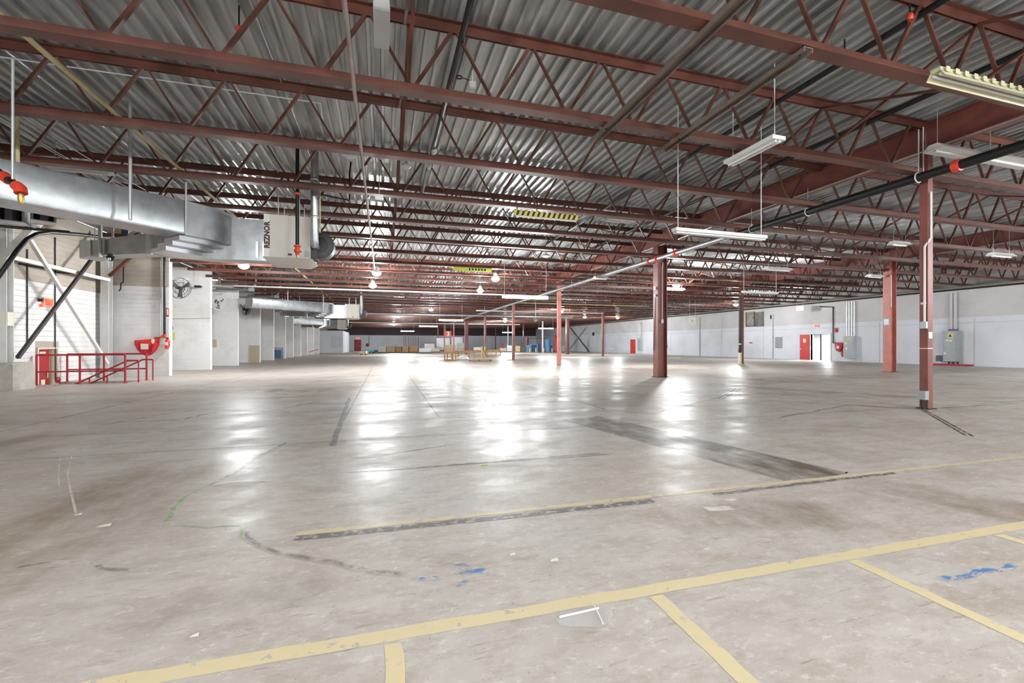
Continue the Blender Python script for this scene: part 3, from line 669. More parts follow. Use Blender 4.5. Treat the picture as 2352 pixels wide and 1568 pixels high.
# ------------------------------------------------------------------ pipes, conduits and channels under the roof
def run(name, label, pts, r, m, cat='pipe', n=8): 
    p0 = Vector(pts[0]); t = MB().tube([Vector(p) - p0 for p in pts], r, n).obj(name, m, None, p0); return tag(t, label, cat)
run('gas_pipe', 'pale yellow gas pipe slanting under the joists at the upper left', [(-4.6, 7.05, ZB + 0.22), (-4.6, 45, ZB + 0.22)], 0.038, 'yellow_pipe')
run('gas_pipe', 'pale yellow drop pipe by the left edge above the big duct', [P(40, 245, 8.9), P(40, 390, 8.9)], 0.035, 'yellow_pipe')
run('ceiling_pipe', 'weathered grey pipe crossing the joists at the top middle', [(-0.42, 1.0, ZB - 0.05), (-0.42, 26, ZB - 0.05)], 0.03, 'grey_channel')
run('ceiling_pipe', 'black sprinkler pipe above the joists at the top middle', [(1.2, -2, 6.38), (1.2, 14.6, 6.38)], 0.05, 'black_pipe')
run('ceiling_pipe', 'black sprinkler pipe above the joists at the top right', [(7.6, -6, 6.36), (7.6, 30, 6.36)], 0.05, 'black_pipe')
run('ceiling_pipe', 'black sprinkler pipe close to the deep girder at the upper right', [(10.2, -6, 6.36), (10.2, 40, 6.36)], 0.055, 'black_pipe')
run('ceiling_conduit', 'grey conduit across the deck at the top right', [(1.6, 5.75, 6.5), (8.2, 5.75, 6.5)], 0.016, 'conduit', 'conduit')
run('ceiling_conduit', 'thin white conduit across the deck at the upper left', [(-9.5, 9.8, 6.5), (-1.25, 9.8, 6.5), (-1.2, 9.85, 6.1)], 0.014, 'lamp_white', 'conduit')
run('ceiling_conduit', 'thin conduit along the girder by the nearest column', [(11.93, 0, 5.93), (11.93, 30, 5.93)], 0.014, 'conduit', 'conduit')
for i, (x, y0, y1) in enumerate(((-6.3, 3, 34), (-3.0, 3, 34), (-1.9, 6, 30), (2.9, 8, 34))):
    run('ceiling_conduit', ORD[i] + ' bright thin conduit lying along the deck ribs, counted from the left', [(x, y0, 6.6), (x, y1, 6.6)], 0.013, 'galvanised_bright', 'conduit')
for i, (o, s) in enumerate(((0, 0.25), (0.25, 0.35), (0.5, 0.2))):
    pts = [Vector((-7.6 + o, 8.0 + q, 6.35 - s * math.sin(q / 9 * math.pi))) for q in [k * 0.75 for k in range(13)]]
    run('loose_cable', ORD[i] + ' loose white cable sagging under the deck at the upper left', pts, 0.012, 'lamp_white', 'cable', 6)
def run_hung(name, label, pts, r, m):
    p0 = Vector(pts[0]); t = thing(name, label, 'pipe', p0); d = Vector(pts[1]) - p0
    MB().tube([(0, 0, 0), d], r, 10).obj('pipe', m, t)
    for k in range(5):
        q = d * (0.06 + 0.22 * k); MB().tube([q, (q.x, q.y, ZD + 0.05 - p0.z)], 0.012, 6).obj('hanger_rod', 'conduit', t)
run_hung('cross_main', 'long white pipe crossing the hall below the distant joists', [(-9.4, 32.6, 5.33), (11.6, 32.6, 5.33)], 0.06, 'white_paint')
run_hung('cross_main', 'thick grey pipe crossing the hall above the far tube lamps', [(-6.0, 53, 5.03), (24.0, 53, 5.03)], 0.14, 'galvanised')
run_hung('cross_main', 'yellow pipe crossing behind the broad H-section column', [(11.9, 38.5, 5.34), (25.9, 38.5, 5.34)], 0.05, 'yellow_pipe')
run_hung('cross_main', 'white pipe crossing low behind the broad H-section column', [(9.5, 45.5, 5.08), (24.5, 45.5, 5.08)], 0.07, 'white_paint')
run_hung('cross_main', 'thin pale pipe crossing at the far end of the hall', [(-8, 76, 5.06), (24, 76, 5.06)], 0.08, 'white_paint')
run('wall_pipe', 'black sprinkler pipe along the top of the right wall', [(38.15, 11, 5.28), (38.15, 100, 5.28)], 0.05, 'black_pipe')
run('wall_pipe', 'yellow gas pipe along the top of the right wall', [(37.85, 11, 5.34), (37.85, 100, 5.34)], 0.045, 'yellow_pipe')
run('wall_pipe', 'silver pipe above the yellow pipe by the right wall', [(37.2, 11, 5.33), (37.2, 100, 5.33)], 0.06, 'silver_pipe')
def channel(label, x, y0, y1):
    t = thing('steel_channel', label, 'channel', (x, (y0 + y1) / 2, ZB - 0.02)); h = (y1 - y0) / 2
    MB().box(-0.075, 0.075, -h, h, 0.0, 0.012).box(-0.075, -0.063, -h, h, -0.05, 0).box(0.063, 0.075, -h, h, -0.05, 0).obj('channel', 'grey_channel', t)
    MB().lathe([(0.014, -0.03), (0.014, 0.0)], 8, (0, -h + 0.12, 0)).obj('bolt', 'dark_metal', t)
    MB().lathe([(0.014, -0.03), (0.014, 0.0)], 8, (0, h - 0.5, 0)).obj('bolt', 'dark_metal', t)
channel('long rusty grey channel under the joists reaching the top edge', 3.86, 1.9, 7.55)
channel('shorter rusty grey channel under the joists with a cut end', 5.36, 4.38, 7.5)

# striped and lime warning bars fixed under joists
t = thing('warning_bar', 'yellow and black striped warning bar hanging under a joist', 'warning bar', (4.6, JY(2), ZB - 0.13))
MB().box(-1.0, 1.0, -0.02, 0.02, -0.07, 0.07).obj('bar', 'hazard_yellow', t)
for i in range(12):
    x = -0.95 + i * 0.16
    MB().hull8([(x, -0.024, -0.07), (x + 0.07, -0.024, -0.07), (x + 0.07, -0.021, -0.07), (x, -0.021, -0.07)], [(x + 0.06, -0.024, 0.07), (x + 0.13, -0.024, 0.07), (x + 0.13, -0.021, 0.07), (x + 0.06, -0.021, 0.07)]).obj('stripe', 'black', t)
for x in (-0.9, -0.3, 0.3, 0.9): MB().box(x - 0.02, x + 0.02, -0.02, 0.02, 0.07, 0.13).obj('clip', 'hazard_yellow', t)
MB().tube([(-0.95, 0, -0.1), (0.95, 0, -0.1)], 0.02, 8).obj('tube', 'lamp_white', t)
t = thing('warning_bar', 'lime yellow warning bar under a distant joist', 'warning bar', (4.4, JY(6), ZB - 0.09))
MB().box(-1.0, 1.0, -0.03, 0.03, -0.09, 0.09).obj('bar', 'lime', t)
for i in range(6): MB().box(-0.2 + i * 0.16, -0.12 + i * 0.16, -0.034, -0.031, -0.06, 0.06).obj('stripe', 'black', t)

# box lamp near the top middle, yellowed reflector at the upper right, round and boxy ceiling fittings
t = thing('box_lamp', 'white box lamp hanging end-on at the top middle', 'lamp', (-0.02, 6.5, 6.0))
MB().hull8([(-0.11, -0.42, 0), (0.11, -0.42, 0), (0.11, 0.42, 0), (-0.11, 0.42, 0)], [(-0.1, -0.42, 0.16), (0.1, -0.42, 0.16), (0.1, 0.42, 0.16), (-0.1, 0.42, 0.16)]).obj('housing', 'lamp_white', t)
MB().box(-0.1, 0.1, -0.4, 0.4, -0.02, -0.001).obj('diffuser', 'light_cabinet', t)
MB().torus((0, -0.3, 0.23), 0.06, 0.01, (1, 0, 0), 14, 6).obj('hook', 'dark_metal', t)
MB().tube([(0, 0.2, 0.16), (0, 0.2, 0.64)], 0.01, 6).obj('hanger_rod', 'conduit', t)
pa = ZP(2150, 176, 5.28); pb = ZP(2420, 247, 5.28)
t = thing('tube_lamp', 'yellowed slotted tube lamp under the joist at the right edge', 'lamp', ((pa.x + pb.x) / 2, (pa.y + pb.y) / 2, 5.26)); L = (pb - pa).length
MB().hull8([(-L / 2, -0.11, 0), (L / 2, -0.11, 0), (L / 2, -0.1, 0), (-L / 2, -0.1, 0)], [(-L / 2, -0.06, 0.1), (L / 2, -0.06, 0.1), (L / 2, -0.05, 0.1), (-L / 2, -0.05, 0.1)]).obj('reflector', 'yellow_lamp', t)
MB().hull8([(-L / 2, 0.1, 0), (L / 2, 0.1, 0), (L / 2, 0.11, 0), (-L / 2, 0.11, 0)], [(-L / 2, 0.05, 0.1), (L / 2, 0.05, 0.1), (L / 2, 0.06, 0.1), (-L / 2, 0.06, 0.1)]).obj('reflector', 'yellow_lamp', t)
MB().box(-L / 2, L / 2, -0.06, 0.06, 0.085, 0.14).obj('housing', 'yellow_lamp', t)
for i in range(10): MB().box(-L / 2 + 0.05 + i * 0.2, -L / 2 + 0.13 + i * 0.2, -0.1, -0.095, 0.06, 0.13).obj('slot_tab', 'yellow_lamp', t)
for s in (-1, 1): MB().tube([(-L / 2 + 0.03, s * 0.04, 0.05), (L / 2 - 0.03, s * 0.04, 0.05)], 0.018, 8).obj('tube', 'lamp_white', t)
def disc(px, py, z, r, label):
    c = ZP(px, py, z); t = thing('ceiling_disc', label, 'ceiling fitting', c)
    MB().lathe([(r * 0.55, -0.05), (r, 0.0), (r * 0.9, 0.05), (r * 0.3, 0.1)], 18).obj('cover', 'lamp_white', t)
    MB().tube([(0, 0, 0.1), (0, 0, ZD - z)], 0.014, 6).obj('stem', 'conduit', t)
disc(803, 357, 5.75, 0.16, 'round white ceiling fitting above the flue pipe')
disc(933, 383, 5.9, 0.12, 'small round white ceiling fitting right of the flue')
disc(998, 349, 6.3, 0.07, 'tiny white ceiling fitting at the end of the black pipe')
disc(1254, 588, 5.6, 0.2, 'round white ceiling fitting above the lime warning bar')
disc(986, 383, 5.6, 0.06, 'little red tipped sprinkler fitting in the middle ceiling')
c = P(1085, 178, 8.2); t = thing('junction_box', 'white square junction box on the deck at the top middle', 'junction box', (c.x, c.y, 6.42))
MB().box(-0.06, 0.06, -0.03, 0.03, -0.09, 0.02).obj('box', 'lamp_white', t); MB().tube([(0, 0, 0.02), (0, 0, 0.23)], 0.012, 6).obj('stem', 'lamp_white', t)
MB().tube([(0, 0, 0.03), (-0.2, 0, 0.06)], 0.01, 6).obj('arm', 'dark_metal', t); MB().torus((-0.25, 0, 0.06), 0.05, 0.015, (0, 0, 1), 12, 6).obj('ring', 'dark_metal', t)
c = ZP(871, 452, 5.3); t = thing('junction_box', 'white square plate under a middle joist', 'junction box', c)
MB().box(-0.1, 0.1, -0.03, 0.03, -0.07, 0.06).obj('box', 'lamp_white', t); MB().tube([(0, 0, 0.06), (0, 0, ZD - 5.3)], 0.012, 6).obj('stem', 'conduit', t)
def sprk(px, py, d, label):
    c = ZP(px, py, d); t = thing('fire_sprinkler', label, 'sprinkler', c)
    MB().lathe([(0.03, -0.05), (0.045, -0.02), (0.045, 0.02), (0.02, 0.05)], 10).obj('body', 'red_fitting', t)
    MB().lathe([(0.01, -0.1), (0.03, -0.095), (0.01, -0.05)], 8).obj('nozzle', 'brass', t)
    MB().tube([(0, 0, 0.05), (0, 0, max(0.1, ZD - c.z))], 0.012, 6).obj('drop', 'black_pipe', t)
sprk(549, 66, 6.3, 'red sprinkler head at the upper left behind the first joist'); sprk(2090, 38, 6.3, 'orange red sprinkler head at the top right')
sprk(1940, 138, 6.3, 'small sprinkler head below the first joist at the top right'); sprk(2219, 207, 6.3, 'small sprinkler head under the yellowed lamp')
# white reflectors between the column rows
for i, (px, py, z, L, lab) in enumerate(((2190, 352, 5.7, 1.3, 'big white egg-shaped lamp end behind the nearest column'), (2318, 373, 5.5, 1.6, 'wide white reflector at the right edge behind the black pipe'), (1425, 508, 5.75, 1.0, 'oval white reflector right of the striped bar'),
                                         (2300, 588, 5.15, 1.3, 'white tube reflector at the right edge above the cabinet wall'), (2066, 562, 5.3, 0.8, 'small white reflector left of the nearest column'), (2010, 636, 5.1, 1.0, 'white reflector beside the pink H-section column'),
                                         (1787, 620, 5.1, 1.5, 'thin white reflector in the ceiling left of the pink column'), (1380, 640, 5.15, 0.8, 'white reflector left of the broad H-section column'), (1548, 665, 5.1, 1.5, 'white reflector right of the broad H-section column'), (1810, 535, 5.5, 1.6, 'pale oval reflector right of the hanging unlit tube'),
                                         (185, 392, 5.95, 1.3, 'pale oval reflector above the big duct'))):
    c = ZP(px, py, z); t = thing('reflector_lamp', lab, 'lamp', c)
    MB().hull8([(-L / 2, -0.2, 0), (L / 2, -0.2, 0), (L / 2, 0.2, 0), (-L / 2, 0.2, 0)], [(-L / 2, -0.08, 0.12), (L / 2, -0.08, 0.12), (L / 2, 0.08, 0.12), (-L / 2, 0.08, 0.12)]).obj('reflector', 'lamp_white', t)
    MB().tube([(-L / 2 + 0.05, 0, -0.02), (L / 2 - 0.05, 0, -0.02)], 0.03, 8).obj('tube', 'lamp_white', t)
    for s in (-1, 1): MB().tube([(s * L * 0.4, 0, 0.12), (s * L * 0.4, 0, ZD - z)], 0.008, 6).obj('hanger_rod', 'conduit', t)
c = ZP(1230, 735, 3.7); t = thing('hanging_ball', 'grey ball hanging on a white cord below the lit long tube', 'pendant', c)
MB().lathe([(0.02, 0.2), (0.14, 0.12), (0.19, 0.0), (0.14, -0.12), (0.04, -0.19)], 14).obj('ball', 'grey_cabinet', t); MB().tube([(0, 0, 0.2), (0, 0, ZD - 3.7)], 0.02, 6).obj('cord', 'lamp_white', t)

# ------------------------------------------------------------------ duct system with the gas heater
def duct_system(off, near, words):
    O = Vector(off)
    def T(name, label, cat, c): return thing(name, label, cat, (c[0] + O.x, c[1] + O.y, c[2] + O.z))
    hx0, hx1, hy0, hy1, hz0, hz1 = -3.0, -1.88, 12.8, 13.95, 3.8, 4.92
    hc = ((hx0 + hx1) / 2, (hy0 + hy1) / 2, hz0)
    t = T('gas_heater', 'cream gas unit heater %s' % words[0], 'heater', hc)
    L = lambda x, y, z: (x - hc[0], y - hc[1], z - hc[2])
    def bx(x0, x1, y0, y1, z0, z1): a = L(x0, y0, z0); b = L(x1, y1, z1); return MB().box(a[0], b[0], a[1], b[1], a[2], b[2])
    body = bx(hx0 + 0.14, hx1, hy0, hy1, hz0, hz1).obj('body', 'heater_cream', t)
    bx(hx0, hx0 + 0.138, hy0 - 0.01, hy1, hz0, hz1).obj('front_trim', 'heater_white', t)
    m = MB(); a = L(hx0 - 0.05, hy0, hz0 - 0.001); b = L(hx1 + 0.05, hy1, hz0 - 0.001)
    m.hull8([(a[0] + 0.1, a[1] + 0.25, -0.1), (b[0] - 0.2, a[1] + 0.25, -0.1), (b[0] - 0.2, b[1], -0.1), (a[0] + 0.1, b[1], -0.1)], [(a[0], a[1], -0.002), (b[0], a[1], -0.002), (b[0], b[1], -0.002), (a[0], b[1], -0.002)])
    m.obj('drip_pan', 'heater_white', t)
    bx(hx1 - 0.55, hx1 - 0.45, hy0 - 0.006, hy0, hz0 + 0.06, hz0 + 0.11).obj('label_plate', 'black', t)
    bx(hx1 - 0.14, hx1 - 0.02, hy0 - 0.006, hy0, hz0 + 0.05, hz0 + 0.2).obj('vent_grille', 'grey_cabinet', t)
    if near:
        cu = bpy.data.curves.new('lettering', 'FONT'); cu.body = 'REZNOR'; cu.size = 0.17; cu.extrude = 0.002; cu.space_character = 1.05; cu.offset = 0.009
        cu.align_x = 'LEFT'; cu.materials.append(MATS['letter_dark'])
        o = mesh_text('lettering', cu, t); o.location = L(hx0 + 0.13, hy0 - 0.014, hz0 + 0.22)
        o.rotation_euler = Euler((math.pi / 2, -math.pi / 2, 0), 'XYZ')
        o.rotation_euler = (Matrix.Rotation(math.pi / 2, 3, 'X')).to_euler(); o.rotation_euler = (Matrix.Rotation(-math.pi / 2, 3, 'Y') @ Matrix.Rotation(math.pi / 2, 3, 'X')).to_euler()
    # venter scroll at the right end
    vc = L(hx1 + 0.2, hy0 + 0.35, hz0 + 0.42)
    MB().lathe([(0.33, -0.22), (0.38, -0.2), (0.38, 0.2), (0.33, 0.22)], 22, vc, 'y').obj('blower_housing', 'cast_dark', t)
    MB().lathe([(0.18, -0.245), (0.22, -0.235), (0.22, -0.221), (0.1, -0.221)], 18, vc, 'y').obj('blower_inlet', 'black', t)
    bx(hx1, hx1 + 0.16, hy0 + 0.1, hy0 + 0.6, hz0 + 0.02, hz0 + 0.4).obj('blower_base', 'cast_dark', t)
    for x in (hx0 + 0.3, hx1 - 0.3):
        for y in (hy0 + 0.2, hy1 - 0.2): MB().tube([L(x, y, hz1), L(x, y, ZB + 0.1)], 0.012, 6).obj('hanger_rod', 'conduit', t)
    # flue
    fx, fy = hx1 + 0.12, hy0 - 0.12
    t2 = T('flue_pipe', 'galvanised vertical flue pipe %s' % words[1], 'pipe', (fx, fy, hz0 + 0.2))
    MB().tube([(0.02, 0.35, 0.15), (0, 0.05, 0.15), (0, 0, 0.3), (0, 0, ZD - hz0 - 0.2 - O.z)], 0.1, 16).obj('pipe', 'galvanised', t2)
    for z in (0.9, 1.9): MB().lathe([(0.1, -0.03), (0.108, -0.02), (0.108, 0.02), (0.1, 0.03)], 16, (0, 0, z)).obj('collar', 'galvanised_bright', t2)
    MB().tube([(0.13, 0.02, 0.5), (0.13, 0.02, 1.6)], 0.02, 8).obj('gas_line', 'yellow_pipe', t2)
    # duct from the heater: plenum, rounded elbow, upper branch
    dc = (-4.2, 13.4, 4.1)
    t3 = T('sheet_metal_duct', 'big galvanised duct %s' % words[2], 'duct', dc)
    D = lambda p: (p[0] - dc[0], p[1] - dc[1])
    def pr(poly, z0, z1, name, m='galvanised'): return MB().prism([D(p) for p in poly], z0 - dc[2], z1 - dc[2]).obj(name, m, t3)
    pr([(-4.6, 13.42), (hx0 - 0.01, 13.36), (hx0 - 0.01, 13.94), (-4.6, 13.94)], 3.78, 4.9, 'plenum')
    for x in (-3.32, -3.16): pr([(x, 13.33), (x + 0.06, 13.33), (x + 0.06, 13.359), (x, 13.359)], 3.85, 4.3, 'access_panel', 'galvanised_bright')
    al = Vector((0.720, 0.694)); pe = Vector((-0.694, 0.720)); W1 = Vector((-4.6, 12.37)); W0 = W1 - al * 5.6; wd = 0.78
    q = W1 + al * 0.42
    RO = 1.3
    def arc_body(sh, cut):
        c0 = q + pe * RO + Vector(sh); pts = []
        for k in range(13):
            a = math.atan2(-pe.y, -pe.x) + k / 12 * math.radians(cut); pts.append(c0 + Vector((math.cos(a), math.sin(a))) * RO)
        inn = c0 + (pts[-1] - c0) * 0.4
        return [tuple(v) for v in pts] + [tuple(inn), tuple(W1 + pe * wd + Vector(sh)), tuple(W1 + Vector(sh))]
    pr(arc_body((0, 0), 74), 4.16, 4.98, 'elbow')
    # straight tapering run with a creased side
    a0, a1 = W0, W1; top0, top1 = 4.84, 4.98; zb0 = 4.17
    Z = lambda z: z - dc[2]
    def V(p, z): d = D(p); return (d[0], d[1], Z(z))
    out = Vector((0.694, -0.720)) * 0.05
    vs = [V(a0, zb0), V(a1, zb0), V(a1 + pe * wd, zb0), V(a0 + pe * wd, zb0), V(a0, top0), V(a1, top1), V(a1 + pe * wd, top1), V(a0 + pe * wd, top0), V(a0 + out * 3.0, 4.66), V(a1 + out * 0.3, 4.24)]
    MB().add(vs, [(0, 3, 2, 1), (4, 5, 6, 7), (0, 1, 9, 8), (8, 9, 5, 4), (1, 2, 6, 5, 9), (2, 3, 7, 6), (3, 0, 8, 4, 7)]).obj('straight_run', 'galvanised', t3)
    ed = Vector((0.694, -0.720)) * 0.012
    for s, w in ((W1, 0.035), (W0 + al * 2.2, 0.03)):
        pr([tuple(s + ed), tuple(s + al * w + ed), tuple(s + al * w + pe * wd), tuple(s + pe * wd)], 4.15, 4.995, 'seam_flange', 'galvanised_bright')
    # stepped underside of the branch
    for i in range(3):
        pr(arc_body((-0.16 - 0.2 * i, 0.1 + 0.15 * i), 56 - 8 * i), 4.16 - 0.11 * (i + 1), 4.159 - 0.11 * i, 'stepped_plate', 'galvanised_bright')
    # lower branch towards the wall
    e0 = Vector((-8.35, 15.5)); e1 = Vector((-5.3, 13.75)); dn = (e1 - e0).normalized(); pn = Vector((-dn.y, dn.x)); w2 = 0.5
    def quad(s, z0, z1, w): return [V(s, z0), V(s + pn * w, z0), V(s + pn * w, z1), V(s, z1)]
    MB().hull8(quad(e0 + dn * 0.45, 4.02, 4.44, w2), quad(e1 - dn * 1.0, 3.98, 4.54, w2)).obj('lower_run', 'galvanised', t3)
    MB().hull8(quad(e1 - dn * 0.9, 3.95, 4.54, w2), quad(e1 + dn * 0.25, 3.88, 4.2, w2 + 0.5)).obj('lower_transition', 'galvanised', t3)
    MB().hull8(quad(e0, 3.96, 4.5, w2 + 0.06), quad(e0 + dn * 0.42, 4.02, 4.44, w2)).obj('outlet_hood', 'galvanised_bright', t3)
    b = MB(); b.hull8(quad(e0 - dn * 0.006, 3.99, 4.46, w2 + 0.03), quad(e0 - dn * 0.001, 3.99, 4.46, w2 + 0.03)); b.obj('outlet_dark_sheet', 'black', t3)  # black sheet standing in for the darkness inside the duct mouth
    s = e0 + dn * 0.42; MB().hull8(quad(s - pn * 0.02, 3.99, 4.47, w2 + 0.04), quad(s + dn * 0.03 - pn * 0.02, 3.99, 4.47, w2 + 0.04)).obj('seam_flange', 'galvanised_bright', t3)
    c2 = e1 - dn * 0.95 + pn * 0.12; d2 = D(c2); MB().lathe([(0.18, Z(3.95)), (0.18, Z(4.55))], 18, (d2[0], d2[1], 0)).obj('corner_tube', 'galvanised_bright', t3)
    for s in (e0 + dn * 0.5, e0 + dn * 1.9):
        d2 = D(s + pn * 0.05); MB().tube([(d2[0], d2[1], Z(4.46)), (d2[0], d2[1], Z(ZB + 0.06) - O.z)], 0.012, 6).obj('hanger_rod', 'conduit', t3)
    for s in (W0 + al * 2.6 - pe * 0.03, W1 - pe * 0.03):
        d2 = D(s); MB().tube([(d2[0], d2[1], Z(4.2)), (d2[0], d2[1], Z(ZB + 0.06) - O.z)], 0.022, 8).obj('hanger_pipe', 'conduit', t3)
    return t
duct_system((0, 0, 0), True, ('with dark lettering, nearest the camera', 'beside the nearest heater', 'with stepped branch and rounded elbow, nearest the camera'))
duct_system((0, 25.2, -0.15), False, ('second down the hall with a slim blower', 'beside the second heater down the hall', 'of the second heater down the hall'))
duct_system((-2.6, 46.8, -0.3), False, ('third and farthest down the hall', 'beside the farthest heater', 'of the farthest heater'))
# sprinkler drop in front of the heater
c = P(683, 575, 11.2); t = thing('sprinkler_drop', 'black sprinkler drop pipe with red fitting before the heater', 'pipe', c)
MB().tube([(0, 0, 0.12), (0, 0, ZD + 0.05 - c.z)], 0.045, 12).obj('pipe', 'black_pipe', t)
MB().lathe([(0.045, -0.12), (0.05, -0.06), (0.08, -0.05), (0.08, 0.02), (0.055, 0.03), (0.055, 0.08), (0.085, 0.09), (0.085, 0.13), (0.05, 0.14)], 12).obj('fitting', 'red_fitting', t)
MB().tube([(0.03, 0, -0.03), (0.1, 0, -0.03)], 0.02, 8).obj('side_plug', 'red_fitting', t); MB().lathe([(0.012, -0.2), (0.03, -0.12)], 8).obj('nozzle', 'brass', t)
MB().lathe([(0.05, -0.03), (0.07, -0.02), (0.07, 0.02), (0.05, 0.03)], 12, (0, 0, ZB - c.z - 0.05)).obj('top_coupling', 'red_fitting', t)
# black pipe loop right of the flue
run('gas_line', 'thin black pipe with elbows right of the flue', [P(735, 446, 12.3), P(803, 460, 12.3), P(803, 398, 12.3), P(806, 372, 12.3)], 0.025, 'black_pipe')
# sprinkler end at the left edge
a = P(-30, 375, 6.2); b = P(40, 428, 6.0); t = thing('sprinkler_branch', 'short black pipe with orange elbows at the left edge', 'pipe', b)
MB().tube([a - b, (0, 0, 0)], 0.05, 12).obj('pipe', 'black_pipe', t)
k = (a - b).normalized()
MB().tube([k * 0.02, -k * 0.07, -k * 0.09 + Vector((0, 0, -0.06))], 0.07, 12).obj('elbow', 'red_fitting', t)
MB().tube([k * 0.22, k * 0.36], 0.068, 12).obj('coupling', 'red_fitting', t)
MB().lathe([(0.02, -0.2), (0.035, -0.14), (0.03, -0.07)], 10, tuple(-k * 0.09)).obj('nozzle', 'brass', t)
MB().tube([k * 0.12 + Vector((0, 0, 0.04)), k * 0.12 + Vector((0, 0, ZB - b.z))], 0.016, 8).obj('hanger_rod', 'conduit', t)
# hanger pipes seen against the ceiling at the left
run('hanger_pipe', 'thick grey hanger pipe dropping to the big duct', [P(299, 505, 9.3), P(299, 105, 9.3)], 0.033, 'conduit')
run('hanger_pipe', 'grey hanger pipe beside the lower duct outlet', [P(230, 590, 12.2), P(230, 420, 12.2)], 0.05, 'conduit')
run('hanger_pipe', 'slim grey hanger pipe right of the lower duct outlet', [P(259, 545, 12.2), P(259, 470, 12.2)], 0.03, 'conduit')
run('flexible_pipe', 'silver bent flexible pipe on the lower duct', [P(297, 542, 12.4), P(312, 534, 12.4), P(338, 527, 12.4), P(352, 514, 12.4)], 0.06, 'galvanised_bright', 'pipe', 12)
c = P(289, 538, 12.6); tag(MB().box(-0.08, 0.08, -0.06, 0.06, -0.12, 0.12).box(-0.06, 0.06, -0.064, -0.061, -0.09, 0.09).obj('control_box', 'navy_grey', None, c), 'small blue grey control box above the lower duct', 'control box')
c = P(254, 590, 12.0); t = thing('camera_pod', 'small black camera hanging under the lower duct', 'camera', c)
MB().lathe([(0.09, 0.02), (0.1, 0.0), (0.07, -0.08), (0.03, -0.11)], 14).obj('dome', 'black', t); MB().lathe([(0.06, 0.02), (0.06, 0.09)], 12).obj('mount', 'dark_metal', t); MB().box(-0.02, 0.05, -0.1, -0.08, -0.1, -0.04).obj('lens', 'lamp_white', t)
# black louvred air curtain under the duct at the left edge
for i, (px0, px1) in enumerate(((-12, 64), (70, 128))):
    a = P(px0, 500, 9.9); b = P(px1, 512, 10.2); mid = (a + b) / 2; dx = (b - a); dx.z = 0; L = dx.length; ang = math.atan2(dx.y, dx.x)
    t = thing('louvre_box', ('open louvre box with curved grey vane at the left edge', 'open louvre box with curved grey vane, right one under the duct')[i], 'louvre', mid); t.rotation_euler = (0, 0, ang)
    MB().box(-L / 2, -L / 2 + 0.04, -0.25, 0.25, -0.06, 0.5).obj('side_plate', 'galvanised', t); MB().box(L / 2 - 0.04, L / 2, -0.25, 0.25, -0.06, 0.5).obj('side_plate', 'galvanised', t)
    MB().box(-L / 2, L / 2, 0.22, 0.25, -0.06, 0.5).obj('back_plate', 'black', t); MB().box(-L / 2, L / 2, -0.25, 0.22, 0.47, 0.5).obj('top_plate', 'dark_metal', t)
    MB().box(-L / 2 + 0.04, L / 2 - 0.04, -0.24, 0.2, -0.06, -0.04).obj('bottom_lip', 'galvanised', t)
    arc = [(L * 0.12 * math.sin(q / 8 * math.pi), -0.2 + 0.38 * q / 8) for q in range(9)]
    MB().prism([(x - 0.06, y) for x, y in arc] + [(x + 0.06, y) for x, y in arc[::-1]], -0.035, 0.46).obj('vane', 'grey_vane', t)

# ------------------------------------------------------------------ left bay: columns, braces, pipes
def white_col(x, y, label, base):
    t = thing('white_column', label, 'column', (x, y, 0), kind='thing'); a = 0.15
    z0 = 0.9 if base else 0.0
    MB().box(-a, a, -a, -a + 0.02, z0, GB).obj('flange', 'white_paint', t); MB().box(-a, a, a - 0.02, a, z0, GB).obj('flange', 'white_paint', t); MB().box(-0.01, 0.01, -a + 0.02, a - 0.02, z0, GB).obj('column_web', 'white_paint', t)
    if base: MB().prism([(-0.38, -0.45), (0.5, -0.45), (0.56, -0.3), (0.56, 0.4), (-0.38, 0.4)], 0, 0.84).prism([(-0.38, -0.4), (0.45, -0.4), (0.5, 0.36), (-0.38, 0.36)], 0.8401, 0.9).obj('concrete_footing', 'concrete', t)
    return t
ca = white_col(-11.9, 18.4, 'white steel column on a concrete block at the left edge', True)
cb = white_col(-11.95, 24.0, 'white steel column in the corner behind the red railing', False)
MB().box(0.151, 0.155, -0.12, 0.12, 2.1, 2.55).obj('notice', 'paper', ca); MB().box(-0.12, 0.12, -0.155, -0.151, 2.1, 2.5).obj('notice', 'paper', ca)
def beam(name, label, p, q, w, h, m, cat='brace'):
    p = Vector(p); q = Vector(q); return tag(MB().bar((0, 0, 0), q - p, w, h).obj(name, m, None, p), label, cat)
beam('wall_strut', 'white horizontal tube between the two white columns', (-11.8, 18.55, 4.37), (-11.8, 23.85, 4.37), 0.13, 0.13, 'white_paint')
beam('cross_brace', 'white diagonal brace falling towards the corner column', (-11.72, 18.65, 5.65), (-11.72, 23.6, 0.62), 0.11, 0.11, 'white_paint')
beam('cross_brace', 'dark grey diagonal brace rising towards the corner column', (-11.62, 18.5, 1.05), (-11.62, 23.5, 6.25), 0.1, 0.1, 'dark_metal')
beam('knee_brace', 'light grey knee brace at the top of the left edge column', (-11.75, 18.2, 4.3), (-10.75, 18.2, 5.75), 0.2, 0.2, 'white_paint')
beam('knee_brace', 'dark red knee brace beside the corner column', (-11.8, 23.9, 4.55), (-10.6, 23.9, 5.9), 0.12, 0.12, 'red_steel')
run('wall_pipe', 'black bent pipe rising beside the left edge column', [P(-30, 670, 12.5), P(0, 630, 12.6), P(40, 574, 12.8), P(62, 549, 13), P(85, 537, 13.3), P(115, 533, 13.8), P(180, 538, 15), P(300, 552, 17)], 0.06, 'black_pipe', 'pipe', 10)
run('wall_pipe', 'dark straight pipe crossing above the bent pipe', [P(-20, 517, 13.5), P(160, 533, 15.0)], 0.05, 'dark_metal')
